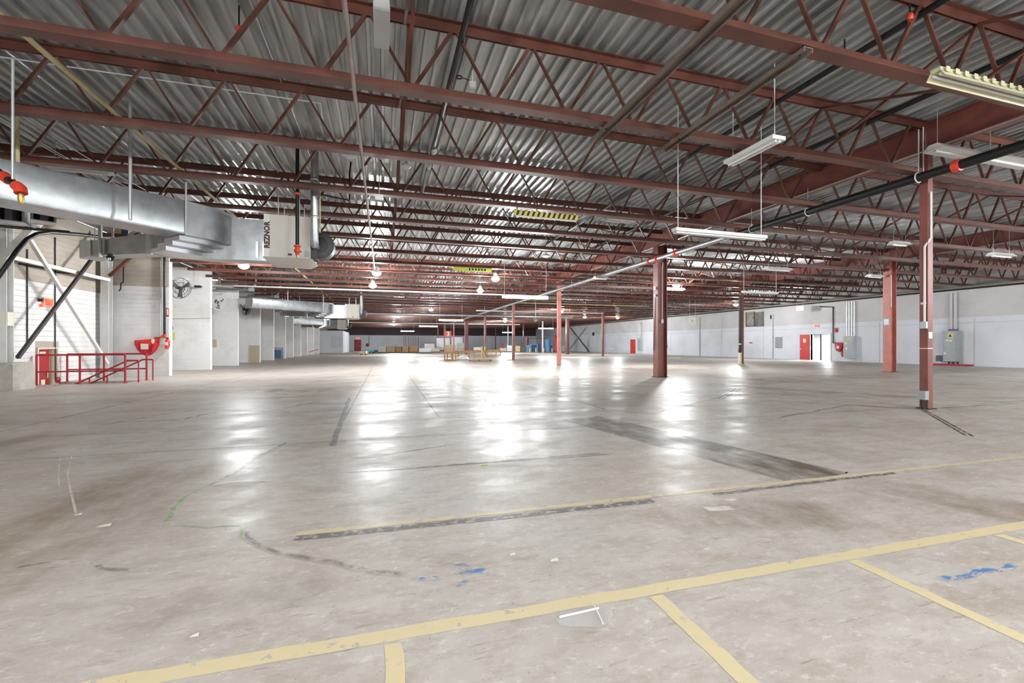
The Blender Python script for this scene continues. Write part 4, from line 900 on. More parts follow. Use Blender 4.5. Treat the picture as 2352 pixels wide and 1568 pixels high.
run('wall_conduit', 'thin dark conduit on the left wall above the red door frame', [onX(63, 572, XL + 0.04), onX(63, 798, XL + 0.04)], 0.02, 'dark_metal', 'conduit')
run('wall_conduit', 'thin dark conduit right of the red door', [onX(127, 545, XL + 0.04), onX(127, 870, XL + 0.04)], 0.02, 'dark_metal', 'conduit')
beam('wall_plate', 'dark steel plate edge above the left wall paint line', onX(45, 606, XL + 0.05), onX(98, 615, XL + 0.05), 0.06, 0.06, 'dark_metal', 'plate')
beam('wall_plate', 'dark steel plate edge below the white horizontal tube', onX(128, 625, XL + 0.05), onX(175, 628, XL + 0.05), 0.06, 0.06, 'dark_metal', 'plate')
# door at the bottom of the steps
d = link('door_1', None, None, (XL, (DY0 + DY1) / 2, DZ0)); struct(d)
w = (DY1 - DY0) / 2; h = DZ1 - DZ0
MB().box(-0.24, 0.05, -w, -w + 0.07, 0, h).box(-0.24, 0.05, w - 0.07, w, 0, h).box(-0.24, 0.05, -w + 0.07, w - 0.07, h - 0.07, h).obj('door_frame', 'cream', d)
MB().box(-0.12, -0.07, -w + 0.075, w - 0.3, 0.01, h - 0.075).obj('door_leaf', 'red_paint', d)
MB().box(-0.20, -0.16, w - 0.3, w - 0.075, 0.01, h - 0.075).obj('side_panel', 'tan_board', d)
MB().box(-0.07, -0.04, -w + 0.25, -w + 0.55, h - 0.24, h - 0.17).obj('door_closer', 'paper', d)
MB().box(-0.068, -0.064, -w + 0.09, -w + 0.22, 0.95, 1.35).obj('notice', 'paper', d); MB().box(-0.068, -0.064, -w + 0.36, -w + 0.56, 0.6, 0.95).obj('notice', 'paper', d)
MB().tube([(-0.05, w - 0.42, 1.0), (-0.05, w - 0.42, 1.2)], 0.02, 8).obj('door_handle', 'paper', d)
# exit sign and bell
def exit_sign(c, label, s=1.0, ax='x'):
    t = thing('exit_sign', label, 'sign', c)
    if ax == 'x': MB().box(0, 0.07, -0.17 * s, 0.17 * s, -0.11 * s, 0.11 * s).obj('case', 'exit_case', t); MB().box(0.0705, 0.074, -0.14 * s, 0.14 * s, -0.085 * s, 0.085 * s).obj('glowing_face', 'exit_glow', t)
    else: MB().box(-0.07, 0, -0.17 * s, 0.17 * s, -0.11 * s, 0.11 * s).obj('case', 'exit_case', t); MB().box(-0.074, -0.0705, -0.14 * s, 0.14 * s, -0.085 * s, 0.085 * s).obj('glowing_face', 'exit_glow', t)
    return t
c = onX(107, 694, XL + 0.015); t = exit_sign(c, 'glowing red exit sign on the left wall behind the dark brace', 1.5)
MB().lathe([(0.05, -0.06), (0.08, 0.05)], 10, (0.06, -0.4, 0.05)).obj('emergency_lamp', 'dark_metal', t); MB().box(0, 0.05, -0.4, -0.26, 0.02, 0.08).obj('bracket', 'dark_metal', t); MB().box(0, 0.08, -0.36, -0.28, -0.2, -0.1).obj('red_beacon', 'exit_glow', t)
c = onX(131, 872, XL + 0.02); c.z = max(c.z, 0.1); tag(MB().lathe([(0.12, 0.0), (0.12, 0.05), (0.05, 0.09)], 14, axis='x').obj('alarm_bell', 'red_paint', None, c), 'small red round bell low on the wall by the red door', 'bell')
# railing round the stair pit
def railing(label, y, posts, x0, x1, mid=True):
    t = thing('handrail', label, 'railing', (x0, y, 0), 'red railings round the stair pit'); top = 1.1
    for x in posts: MB().tube([(x - x0, 0, 0), (x - x0, 0, top)], 0.035, 8).obj('post', 'red_paint', t); MB().lathe([(0.07, 0), (0.07, 0.012)], 10, (x - x0, 0, 0)).obj('foot_plate', 'red_paint', t)
    MB().tube([(0, 0, top), (x1 - x0, 0, top)], 0.033, 8).obj('top_rail', 'red_paint', t)
    if mid: MB().tube([(0, 0, 0.48), (x1 - x0, 0, 0.48)], 0.028, 8).obj('middle_rail', 'red_paint', t)
    return t
railing('red pipe railing on the near side of the stair pit', 20.25, (-12.18, -10.9, -9.5), -12.18, -9.5)
railing('red pipe railing on the far side of the stair pit', 21.72, (-12.1, -10.9, -9.45), -12.1, -9.45)
for y, lab in ((20.42, 'sloping red handrail of the stairs, near side'), (21.53, 'sloping red handrail of the stairs, far side')):
    t = thing('handrail', lab, 'handrail', (-9.5, y, 0), 'red railings round the stair pit')
    MB().tube([(0.35, 0, 0.86), (0, 0, 0.86), (-1.9, 0, -0.15)], 0.03, 8).obj('rail', 'red_paint', t); MB().tube([(-1.2, 0, -0.64), (-1.2, 0, 0.2)], 0.025, 8).obj('post', 'red_paint', t); MB().tube([(0.35, 0, 0.86), (0.35, 0, 0)], 0.025, 8).obj('post', 'red_paint', t)
# first fin: hose cover, drop pipe, extinguisher, signs
FY = 24.385
c0 = onY(339, 796, FY)
t = thing('fire_hose_cover', 'red fabric fire hose cover with pale patch on the left wall end', 'hose cover', (c0.x, FY - 0.02, c0.z))
pts = [(-0.52, 0.3), (0.5, 0.4), (0.47, 0.1), (0.36, -0.18), (0.16, -0.38), (-0.02, -0.44), (-0.22, -0.36), (-0.4, -0.14), (-0.5, 0.08)]
n = len(pts); m = MB(); ctr = (0, -0.2, 0)
vs = [(x, 0, z) for x, z in pts] + [(x * 0.82, -0.16 - 0.03 * math.sin(i * 2.3), z * 0.85 + 0.02) for i, (x, z) in enumerate(pts)] + [(0.02, -0.22, 0.02)]
m.add(vs, [(i, (i + 1) % n, n + (i + 1) % n, n + i) for i in range(n)] + [(n + i, n + (i + 1) % n, 2 * n) for i in range(n)]).obj('cover', 'red_bright', t)
for i, x in enumerate((-0.3, -0.12, 0.1, 0.26, 0.36)): MB().tube([(x, -0.17, 0.28), (x * 0.9, -0.215, 0.02), (x * 0.6, -0.17, -0.3)], 0.02, 6).obj('fold', 'red_paint', t)
MB().box(-0.16, 0.14, -0.235, -0.228, -0.12, 0.14).obj('printed_patch', 'paper', t); MB().box(0.24, 0.36, -0.2, -0.19, 0.14, 0.36).obj('tag', 'paper', t)
MB().tube([(0.3, -0.06, 0.42), (0.74, -0.06, 0.46)], 0.035, 8).obj('valve_pipe', 'brass', t)
a = onY(378, 600, FY - 0.1); b = onY(378, 772, FY - 0.1)
t = thing('standpipe', 'black standpipe running down the wall end to a red valve', 'pipe', b)
MB().tube([a - b + Vector((0, 0, 0.3)), (0, 0, 0)], 0.05, 10).obj('pipe', 'black_pipe', t); MB().lathe([(0.06, -0.08), (0.09, -0.05), (0.09, 0.05), (0.06, 0.08)], 12).obj('valve', 'red_fitting', t)
MB().torus((0, -0.12, 0), 0.07, 0.012, (0, 1, 0), 14, 6).obj('hand_wheel', 'red_fitting', t)
for px, lab in ((369, 'thin grey conduit left of the black standpipe'),):
    run('wall_conduit', lab, [onY(px, 600, FY - 0.03) + Vector((0, 0, 0.6)), onY(px, 770, FY - 0.03)], 0.025, 'conduit', 'conduit')
tag(MB().box(-0.06, 0.06, -0.08, 0, -0.08, 0.08).box(-0.045, 0.045, -0.085, -0.081, -0.06, 0.06).obj('switch_box', 'grey_cabinet', None, onY(367, 679, FY - 0.03)), 'small grey switch box left of the standpipe', 'switch box')
def extinguisher(c, label):
    t = thing('fire_extinguisher', label, 'extinguisher', c)
    MB().lathe([(0.05, -0.27), (0.085, -0.24), (0.085, 0.1), (0.06, 0.17), (0.025, 0.2)], 14).obj('cylinder', 'red_bright', t); MB().box(-0.03, 0.05, -0.03, 0.03, 0.2, 0.26).obj('valve', 'black', t)
    MB().tube([(0.04, -0.02, 0.24), (0.13, -0.04, 0.15), (0.12, -0.05, -0.15)], 0.014, 6).obj('hose', 'black', t); MB().box(-0.06, 0.06, -0.088, -0.08, -0.1, 0.06).obj('label_plate', 'paper', t); MB().box(-0.05, 0.05, 0.08, 0.11, -0.1, 0.1).obj('bracket', 'dark_metal', t)
extinguisher(onY(384, 788, FY - 0.12), 'red fire extinguisher at the wall corner by the standpipe')
c = onY(385, 717, FY - 0.003); t = thing('wall_sign', 'narrow red and white sign above the extinguisher', 'sign', c)
MB().box(-0.06, 0.06, -0.006, 0, -0.2, 0.2).obj('plate', 'red_bright', t); MB().box(-0.035, 0.035, -0.009, -0.0065, -0.13, 0.16).obj('white_field', 'paper', t)
run('drop_elbow', 'black pipe stub with crank elbow near the corner column', [onY(284, 598, FY), onY(284, 600, FY - 0.2), onY(283, 648, FY - 0.2), onY(278, 650, FY - 0.2), onY(277, 664, FY - 0.2), onY(273, 668, FY - 0.2)], 0.03, 'black_pipe')
# second and further fins: papers, boxes, fans, boards
f2, f3, f4, f6 = FIN_Y[1] - 0.015, FIN_Y[2] - 0.015, FIN_Y[3] - 0.002, FIN_Y[5] - 0.002
tag(MB().box(-0.11, 0.11, -0.02, 0, -0.2, 0.2).box(-0.08, 0.08, -0.024, -0.021, -0.16, 0.16).obj('hanging_notice', 'yellow_paper', None, onY(397, 772, f2)), 'yellow notice hanging on the bright wall end', 'notice')
tag(MB().box(-0.07, 0.07, -0.06, 0, -0.1, 0.1).box(-0.05, 0.05, -0.064, -0.061, -0.07, 0.02).obj('switch_box', 'navy_grey', None, onY(394, 753, f2)), 'small dark switch box above the yellow notice', 'switch box')
tag(MB().box(-0.16, 0.16, -0.1, 0, -0.25, 0.25).box(-0.14, 0.14, -0.11, -0.101, -0.22, 0.22).obj('panel_box', 'tan_board', None, onY(492, 788, f3)), 'tan electrical box on the third wall end', 'electrical box')
run('wall_conduit', 'thin conduit dropping to the tan electrical box', [onY(490, 700, f3 - 0.02), onY(490, 780, f3 - 0.02)], 0.015, 'conduit', 'conduit')
run('wall_rail', 'thin grey rail across the bright wall end', [onY(391, 732, f2 - 0.02), onY(483, 731, f2 - 0.02)], 0.015, 'grey_cabinet', 'rail')
a = onY(572.5, 793, f4); b = onY(596, 832, f4)
t = thing('door_board', 'plain tan board leaning at the foot of a wall end', 'board', ((a.x + b.x) / 2, f4 - 0.03, 0))
MB().box(-(b.x - a.x) / 2, (b.x - a.x) / 2, -0.03, 0.0, 0, a.z).obj('board', 'tan_board', t); MB().box(-(b.x - a.x) / 2, -(b.x - a.x) / 2 + 0.04, -0.035, -0.031, 0, a.z).obj('edge_strip', 'cream', t)
a = onY(630, 798, FIN_Y[5] - 0.5); b = onY(648, 826, FIN_Y[5] - 0.5); W_ = b.x - a.x
t = thing('wire_cage', 'blue grey wire cage beside a white wall end', 'cage', ((a.x + b.x) / 2, FIN_Y[5] - 0.5, 0))
for x in (-W_ / 2, W_ / 2 - 0.04):
    for y in (-0.35, 0.35): MB().box(x, x + 0.04, y - 0.02, y + 0.02, 0, a.z).obj('post', 'navy_grey', t)
for z in (0.1, 0.45, 0.85, a.z - 0.05): MB().box(-W_ / 2, W_ / 2, -0.36, -0.34, z, z + 0.03).obj('rail', 'navy_grey', t)
for k in range(5): x = -W_ / 2 + 0.15 + k * (W_ - 0.3) / 4; MB().box(x - 0.01, x + 0.01, -0.35, -0.335, 0.1, a.z).obj('wire', 'navy_grey', t)
MB().box(-W_ / 2 + 0.04, W_ / 2 - 0.04, -0.3, 0.3, 0.12, 0.9).obj('load', 'blue_machine', t)
def dock_fan(c, nrm, R, label, arm_to, white=False):
    c = Vector(c); t = thing('dock_fan', label, 'fan', c); nrm = Vector(nrm).normalized(); u = nrm.orthogonal().normalized(); w = nrm.cross(u); cm = 'lamp_white' if white else 'cast_dark'
    for o, r in ((-0.06, R), (0.06, R * 0.97), (0.1, R * 0.6), (0.12, R * 0.25), (-0.1, R * 0.55)): MB().torus(nrm * o, r, 0.012, nrm, 22, 5).obj('cage_ring', cm, t)
    for k in range(8):
        a = k / 8 * 2 * math.pi; v = u * math.cos(a) + w * math.sin(a); MB().tube([nrm * 0.12, v * R * 0.6 + nrm * 0.1, v * R], 0.008, 5).obj('cage_wire', cm, t)
    for k in range(3):
        a = k / 3 * 2 * math.pi; v = u * math.cos(a) + w * math.sin(a); s = (-u * math.sin(a) + w * math.cos(a)) * R * 0.25
        MB().add([v * 0.08 - s * 0.4, v * R * 0.85 - s, v * R * 0.9 + s + nrm * 0.05, v * 0.08 + s * 0.4 + nrm * 0.03], [(0, 1, 2, 3)]).obj('fan_blade', 'cast_dark', t)
    MB().tube([-nrm * 0.25, nrm * 0.1], 0.09, 12).obj('motor', 'cast_dark', t)
    MB().tube([-nrm * 0.22, Vector(arm_to) - c], 0.03, 8).obj('arm', cm, t)
    return t
dock_fan(P(414, 662, 23.2), (0.8, -0.55, -0.25), 0.55, 'dark caged fan on an arm before the bright wall end', onY(395, 640, 29.49))
dock_fan(P(502, 695, 28), (0.85, -0.4, -0.3), 0.45, 'white framed dock fan before the third wall end', onY(512, 674, 34.49), True)
dock_fan(P(566, 712, 33), (0.9, -0.35, -0.3), 0.4, 'small dark dock fan before the fourth wall end', onY(552, 700, 40.2))
run('dock_rail', 'white rail under the ceiling beside the bright wall end', [P(391, 640, 24.5), P(500, 643, 26.5)], 0.06, 'white_paint', 'rail')
run('dock_rail', 'white door track beside the third wall end', [P(484, 655, 28.5), P(560, 658, 31)], 0.06, 'white_paint', 'rail')
c = P(455, 658, 24.8); t = thing('dock_light', 'small dark box hanging on a rod before the bright wall end', 'lamp', c)
MB().box(-0.16, 0.16, -0.1, 0.1, -0.06, 0.06).obj('housing', 'cast_dark', t); MB().tube([(0, 0, 0.06), (0, 0, ZD + 0.05 - c.z)], 0.01, 6).obj('rod', 'conduit', t)
for i, (px, py, d, L) in enumerate(((535, 667, 29, 1.9), (600, 683, 34.5, 1.9), (650, 716, 44, 2.2))):
    c = P(px, py, d); t = thing('radiant_heater', ORD[i] + ' silver radiant heater with curved hood along the dock bays', 'heater', c)
    MB().prism([(-0.22, 0.0), (-0.12, 0.14), (0.12, 0.14), (0.22, 0.0), (0.2, 0.0), (0.1, 0.11), (-0.1, 0.11), (-0.2, 0.0)], -L / 2, L / 2)
    m = MB(); pr = [(-0.24, 0.0), (-0.13, 0.15), (0.13, 0.15), (0.24, 0.0), (0.21, 0.0), (0.11, 0.12), (-0.11, 0.12), (-0.21, 0.0)]
    m.add([(-L / 2, y, z) for y, z in pr] + [(L / 2, y, z) for y, z in pr], [(k, (k + 1) % 8, 8 + (k + 1) % 8, 8 + k) for k in range(8)]).obj('hood', 'galvanised_bright', t)
    MB().tube([(-L / 2, 0, 0.04), (L / 2, 0, 0.04)], 0.05, 10).obj('burner_tube', 'galvanised', t); MB().box(L / 2, L / 2 + 0.3, -0.13, 0.13, -0.02, 0.2).obj('burner_box', 'grey_cabinet', t)
    MB().tube([(L / 2 + 0.15, 0, 0.2), (L / 2 + 0.4, 0, 0.5), (L / 2 + 0.4, 0, ZD - c.z)], 0.06, 10).obj('vent_pipe', 'galvanised_bright', t)
    for s in (-0.4, 0.4): MB().tube([(s * L, 0, 0.15), (s * L, 0, ZD - c.z)], 0.01, 6).obj('hanger_rod', 'lamp_white', t)
# red and white barrier between the far fins
c = onY(722, 815, 62.9); t = thing('barrier_rail', 'small red and white barrier between the far wall ends', 'barrier', (c.x, 62.0, 0))
for x in (-0.65, 0.65): MB().box(x - 0.03, x + 0.03, -0.03, 0.03, 0, 1.2).obj('post', 'white_paint', t)
for z in (0.15, 1.15): MB().box(-0.62, 0.62, -0.025, 0.025, z - 0.03, z + 0.03).obj('rail', 'white_paint', t)
MB().bar((-0.6, 0, 0.45), (0.6, 0, 0.8), 0.04, 0.08).obj('red_bar', 'red_bright', t)

for i, (px, y0, y1, d, r) in enumerate(((506, 627, 655, 30, 0.03), (517, 620, 655, 30, 0.045), (609, 628, 702, 36, 0.05), (632, 660, 705, 42, 0.04), (648, 664, 712, 45, 0.03), (731, 660, 712, 47, 0.035), (744, 662, 712, 47, 0.05))):
    run('dock_hanger', ORD[i] + ' white hanger pipe above the dock bays, counted from the left', [P(px, y1, d), Vector((P(px, y0, d).x, P(px, y0, d).y, ZD + 0.05))], r, 'white_paint')
run('dock_brace', 'thin white diagonal pipe above the dock bays', [P(622, 648, 38), P(700, 706, 44)], 0.04, 'white_paint')

# ------------------------------------------------------------------ right wall fittings
def rx(px, py, o=0.0): p = onX(px, py, XR); p.x -= o; return p
d = link('door_2', None, None, (XR, (RD0 + RD1) / 2, 0)); struct(d); w = (RD1 - RD0) / 2
MB().box(-0.05, 0.24, -w - 0.06, -w, 0, RDZ + 0.06).box(-0.05, 0.24, w, w + 0.06, 0, RDZ + 0.06).box(-0.05, 0.24, -w, w, RDZ, RDZ + 0.06).obj('door_frame', 'white_paint', d)
MB().box(0.02, 0.1, -0.05, 0.05, 0, RDZ).obj('mullion', 'dark_metal', d)
MB().box(-0.1, -0.06, w + 0.07, w + 1.02, 0.02, RDZ - 0.02).obj('door_leaf', 'red_door', d)
MB().box(-0.106, -0.101, w + 0.4, w + 0.68, 1.65, 2.0).obj('notice', 'paper', d); MB().box(-0.14, -0.101, w + 0.88, w + 0.98, 0.98, 1.1).obj('door_handle', 'light_cabinet', d)
# lit room behind the doorway
m = MB(); rx0, rx1, ry0, ry1 = XR + 0.26, XR + 3.4, 26.8, 33.6
m.box(rx1, rx1 + 0.1, ry0, ry1, 0, 2.7).box(rx0, rx1, ry0 - 0.1, ry0, 0, 2.7).box(rx0, rx1, ry1, ry1 + 0.1, 0, 2.7).box(rx0, rx1, ry0, ry1, 2.7, 2.8).box(rx0 - 0.06, rx1, ry0, ry1, -0.12, -0.01)
struct(m.obj('wall_side_room', 'wall_white'))
t = thing('ceiling_lamp', 'bright ceiling lamp in the room behind the red door', 'lamp', (XR + 1.6, 30.3, 2.6))
MB().box(-0.3, 0.3, -0.6, 0.6, 0.03, 0.1).obj('housing', 'lamp_white', t); MB().box(-0.27, 0.27, -0.57, 0.57, 0.0, 0.029).obj('diffuser', 'tube_glow', t); area((0, 0, -0.03), 0.5, 1.1, 1100, parent=t)
exit_sign(rx(1877, 748, 0.015), 'small glowing exit sign above the open doorway', 1.2, 'r')
# electrical cabinet with conduits
def rbox(px0, py0, px1, py1, depth):
    a = rx(px0, py0); b = rx(px1, py1); return min(a.y, b.y), max(a.y, b.y), min(a.z, b.z), max(a.z, b.z)
y0, y1, z0, z1 = rbox(1944, 771, 1968, 823, 0); t = thing('electrical_cabinet', 'light grey electrical cabinet right of the doorway with conduits above', 'cabinet', (XR - 0.003, (y0 + y1) / 2, z0)); h = (y1 - y0) / 2
MB().box(-0.35, 0, -h, h, 0, z1 - z0).obj('body', 'light_cabinet', t); MB().box(-0.37, -0.351, -h + 0.05, h - 0.05, 0.05, z1 - z0 - 0.05).obj('cabinet_door', 'grey_cabinet', t)
MB().box(-0.376, -0.371, -0.12, 0.14, z1 - z0 - 0.35, z1 - z0 - 0.15).obj('warning_label', 'yellow_paper', t); MB().box(-0.376, -0.371, h - 0.35, h - 0.2, 0.75, 0.95).obj('label_plate', 'paper', t); MB().box(-0.376, -0.371, h - 0.3, h - 0.12, 1.2, 1.4).obj('label_plate', 'paper', t)
for k in range(4): yy = h - 0.12 - k * (2 * h - 0.24) / 3; MB().tube([(-0.12, yy, z1 - z0), (-0.12, yy, 5.1 - z0)], 0.04, 8).obj('conduit', 'galvanised_bright', t)
for zz in (2.9, 4.5): MB().box(-0.09, -0.05, -h, h, zz - z0, zz - z0 + 0.04).obj('strut', 'conduit', t)
# fire hose cover and its pipe
c = rx(1929, 797); t = thing('fire_hose_cover', 'dark red fire hose cover on the right wall beside the cabinet', 'hose cover', (XR - 0.02, c.y, c.z))
pts = [(0.4, 0.42), (-0.42, 0.4), (-0.36, 0.0), (-0.2, -0.36), (0.02, -0.44), (0.24, -0.34), (0.36, 0.0)]; n = len(pts)
MB().add([(0, a, b) for a, b in pts] + [(-0.16, a * 0.8, b * 0.85) for a, b in pts] + [(-0.2, 0, 0)], [(i, (i + 1) % n, n + (i + 1) % n, n + i) for i in range(n)] + [(n + i, n + (i + 1) % n, 2 * n) for i in range(n)]).obj('cover', 'red_paint', t)
MB().box(-0.215, -0.205, -0.1, 0.12, -0.12, 0.12).obj('printed_patch', 'paper', t)
p = rx(1915, 787, 0.08); q = rx(1915, 705, 0.08); run('standpipe', 'black pipe bending down the right wall to the hose cover', [rx(1885, 704, 0.08), q, p, p + Vector((0, -0.5, -0.06))], 0.045, 'black_pipe')
tag(MB().box(-0.1, 0, -0.13, 0.13, -0.18, 0.18).box(-0.12, -0.101, -0.1, 0.1, -0.14, 0.14).obj('alarm_box', 'red_paint', None, rx(1921, 758, 0.003)), 'small dark red alarm box on the right wall', 'alarm box')
extinguisher(rx(1938, 812, 0.14), 'dark fire extinguisher low between hose cover and cabinet')
# transformer
y0, y1, z0, z1 = rbox(2179, 760, 2210, 830, 0); z0 = 0.28; t = thing('transformer_cabinet', 'tall grey metal cabinet with yellow warning sign on the right wall', 'cabinet', (XR - 0.003, (y0 + y1) / 2, 0)); h = (y1 - y0) / 2
MB().box(-0.6, 0, -h, h, z0, z1).obj('body', 'grey_cabinet', t); MB().box(-0.62, -0.601, -h + 0.06, h - 0.06, z0 + 0.06, z1 - 0.06).obj('cabinet_door', 'grey_cabinet', t)
MB().box(-0.626, -0.621, -0.2, 0.1, z1 - 0.5, z1 - 0.15).obj('warning_sign', 'yellow_paper', t); MB().add([(-0.628, -0.14, z1 - 0.42), (-0.628, 0.04, z1 - 0.42), (-0.628, -0.05, z1 - 0.22)], [(0, 1, 2)]).obj('warning_triangle', 'black', t)
MB().box(-0.626, -0.621, 0.05, 0.2, z1 - 0.72, z1 - 0.62).obj('label_plate', 'paper', t); MB().box(-0.626, -0.621, -0.15, 0.0, z1 - 0.74, z1 - 0.64).obj('label_plate', 'paper', t); MB().box(-0.626, -0.621, 0.2, 0.32, z0 + 0.5, z0 + 0.65).obj('label_plate', 'paper', t)
MB().box(-0.45, -0.1, h + 0.001, h + 0.5, z0, z0 + 0.42).obj('junction_box', 'navy_grey', t)
for yy in (-0.3, -0.05, 0.2): MB().tube([(-0.3, yy, 0.112), (-0.3, yy, z0)], 0.05, 8).obj('floor_conduit', 'dark_metal', t)
for yy in (-0.1, 0.12): MB().tube([(-0.2, yy, z1), (-0.2, yy, 5.1)], 0.08, 8).obj('riser', 'wall_upper', t)
MB().box(-0.35, -0.05, -0.2, 0.22, z1, z1 + 0.12).obj('riser_collar', 'navy_grey', t)
a = rx(2148, 837); b = rx(2236, 838); tag(MB().box(-0.9, 0, (b.y - a.y) / 2, (a.y - b.y) / 2, 0, 0.1).box(-0.86, -0.03, (b.y - a.y) / 2 + 0.04, (a.y - b.y) / 2 - 0.04, 0.1, 0.11).obj('floor_kerb', 'red_paint', None, (XR - 0.003, (a.y + b.y) / 2, 0)), 'low red kerb on the floor under the grey cabinet', 'kerb', kind='thing')
# sooty vent panels, grille, hung sign
for i, (a, b, mt) in enumerate(((1714, 1734, 'smoke_panel'), (1735, 1755, 'louver'))):
    y0, y1, z0, z1 = rbox(a, 717, b, 749, 0); t = thing('wall_vent', ('soot-blackened vent panel high on the right wall', 'grey vent panel beside the sooty one')[i], 'vent', (XR - 0.015, (y0 + y1) / 2, (z0 + z1) / 2)); hy, hz = (y1 - y0) / 2, (z1 - z0) / 2
    MB().box(-0.04, 0, -hy, hy, -hz, hz).obj('panel', mt, t)
    for q in ((-hy, -hy + 0.06, -hz, hz), (hy - 0.06, hy, -hz, hz), (-hy + 0.06, hy - 0.06, -hz, -hz + 0.07)): MB().box(-0.08, -0.041, q[0], q[1], q[2], q[3]).obj('frame_bar', 'dark_metal' if i == 0 else 'louver', t)
y0, y1, z0, z1 = rbox(1781, 774, 1797, 799, 0); t = thing('wall_grille', 'square grey grille set in the right wall', 'grille', (XR - 0.003, (y0 + y1) / 2, (z0 + z1) / 2)); hy, hz = (y1 - y0) / 2, (z1 - z0) / 2
MB().box(-0.04, 0, -hy, hy, -hz, hz).obj('frame_panel', 'grey_cabinet', t)
for k in range(8): zz = -hz + 0.06 + k * (2 * hz - 0.12) / 7; MB().box(-0.06, -0.041, -hy + 0.05, hy - 0.05, zz - 0.03, zz + 0.02).obj('slat', 'louver', t)
tag(MB().box(-0.03, 0, -0.2, 0.2, -0.06, 0.06).box(-0.035, -0.031, -0.16, 0.16, -0.03, 0.03).obj('wall_sign', 'red_paint', None, rx(1725, 787, 0.003)), 'small red plate low on the right wall', 'sign')
tag(MB().box(-0.05, 0, -0.07, 0.07, -0.2, 0.2).box(-0.06, -0.051, -0.05, 0.05, -0.15, 0.15).obj('wall_box', 'black', None, rx(1771, 728, 0.015)), 'small black box high on the right wall', 'box')
c = rx(1860, 709, 1.2); t = thing('hanging_sign', 'white sign hanging below the pipes on the right wall', 'sign', c)
MB().box(-0.01, 0.01, -0.38, 0.38, -0.2, 0.2).obj('panel', 'lamp_white', t); MB().box(-0.014, -0.011, -0.14, 0.14, -0.12, 0.1).obj('emblem', 'light_cabinet', t)
for s in (-0.3, 0.3): MB().tube([(0, s, 0.2), (0, s, ZD - c.z)], 0.008, 6).obj('cord', 'lamp_white', t)
c = P(1590, 737, 40); t = thing('hanging_sign', 'pale square sign hanging right of the broad column', 'sign', c)
MB().box(-0.4, 0.4, -0.01, 0.01, -0.4, 0.4).obj('panel', 'lamp_white', t); MB().box(-0.1, 0.08, -0.014, -0.011, -0.1, 0.1).obj('emblem', 'yellow_paper', t)
for s in (-0.3, 0.3): MB().tube([(s, 0, 0.4), (s, 0, ZD - c.z)], 0.01, 6).obj('cord', 'lamp_white', t)
# unlit strip lamp near pink column, right wall far fittings
c = rx(1456, 795); t = link('door_3', None, None, (XR, c.y, 0)); struct(t)
MB().box(-0.06, 0, -1.0, 1.0, 0, 2.3).obj('door_frame', 'white_paint', t); MB().box(-0.1, -0.061, -0.55, 0.9, 0.02, 2.25).obj('door_leaf', 'red_door', t); MB().box(-0.13, -0.101, -0.5, -0.4, 0.95, 1.1).obj('door_handle', 'dark_metal', t)
c = rx(1472, 790); t = thing('electrical_cabinet', 'grey wall cabinet right of the far red door', 'cabinet', (XR - 0.003, c.y, 0.5))
MB().box(-0.3, 0, -0.5, 0.5, 0, 1.9).obj('body', 'light_cabinet', t); MB().box(-0.32, -0.301, -0.44, 0.44, 0.06, 1.84).obj('cabinet_door', 'grey_cabinet', t)
for yy in (-0.25, 0.1): MB().tube([(-0.15, yy, 1.9), (-0.15, yy, 4.4)], 0.05, 8).obj('conduit', 'galvanised', t)
c = rx(1530, 795); t = thing('fire_hose_cover', 'small red hose cover on the far right wall', 'hose cover', (XR - 0.02, c.y, c.z))
MB().lathe([(0.36, 0.0), (0.34, -0.12), (0.2, -0.2)], 14, axis='x').obj('cover', 'red_bright', t); MB().box(-0.21, -0.201, -0.1, 0.1, -0.1, 0.1).obj('printed_patch', 'paper', t); MB().tube([(-0.08, 0.3, 0.25), (-0.08, 0.45, 0.3), (-0.08, 0.45, 3.2)], 0.04, 8).obj('pipe', 'dark_metal', t)
c = G(1400, 812); t = thing('small_table', 'small white table against the far right wall', 'table', (c.x, c.y, 0))
MB().box(-0.6, 0.6, -0.35, 0.35, 0.72, 0.77).obj('tabletop', 'light_cabinet', t)
for x in (-0.54, 0.54):
    for y in (-0.3, 0.3): MB().box(x - 0.025, x + 0.025, y - 0.025, y + 0.025, 0, 0.72).obj('leg', 'conduit', t)
for a, b, lab in (((1312, 752), (1356, 808), 'dark diagonal brace on the far right wall, falling to the right'), ((1348, 752), (1312, 800), 'thin diagonal brace on the far right wall, rising to the right')):
    p, q = rx(a[0], a[1], 0.25), rx(b[0], b[1], 0.25); beam('wall_brace', lab, p, q, 0.12, 0.12, 'dark_metal' if a[0] < 1340 else 'grey_cabinet')
tag(MB().box(-0.2, 0, -0.25, 0.25, -0.3, 0.3).box(-0.23, -0.201, -0.2, 0.2, -0.24, 0.24).obj('wall_box', 'dark_metal', None, rx(1364, 767, 0.003)), 'dark box on the far right wall beside the braces', 'box')
run('wall_conduit', 'vertical conduit on the right wall beside the square grille', [rx(1776, 720, 0.05), rx(1776, 822, 0.05)], 0.04, 'grey_cabinet', 'conduit')
run('wall_conduit', 'vertical conduit on the right wall right of the broad column', [rx(1608, 728, 0.05), rx(1608, 818, 0.05)], 0.05, 'grey_cabinet', 'conduit')
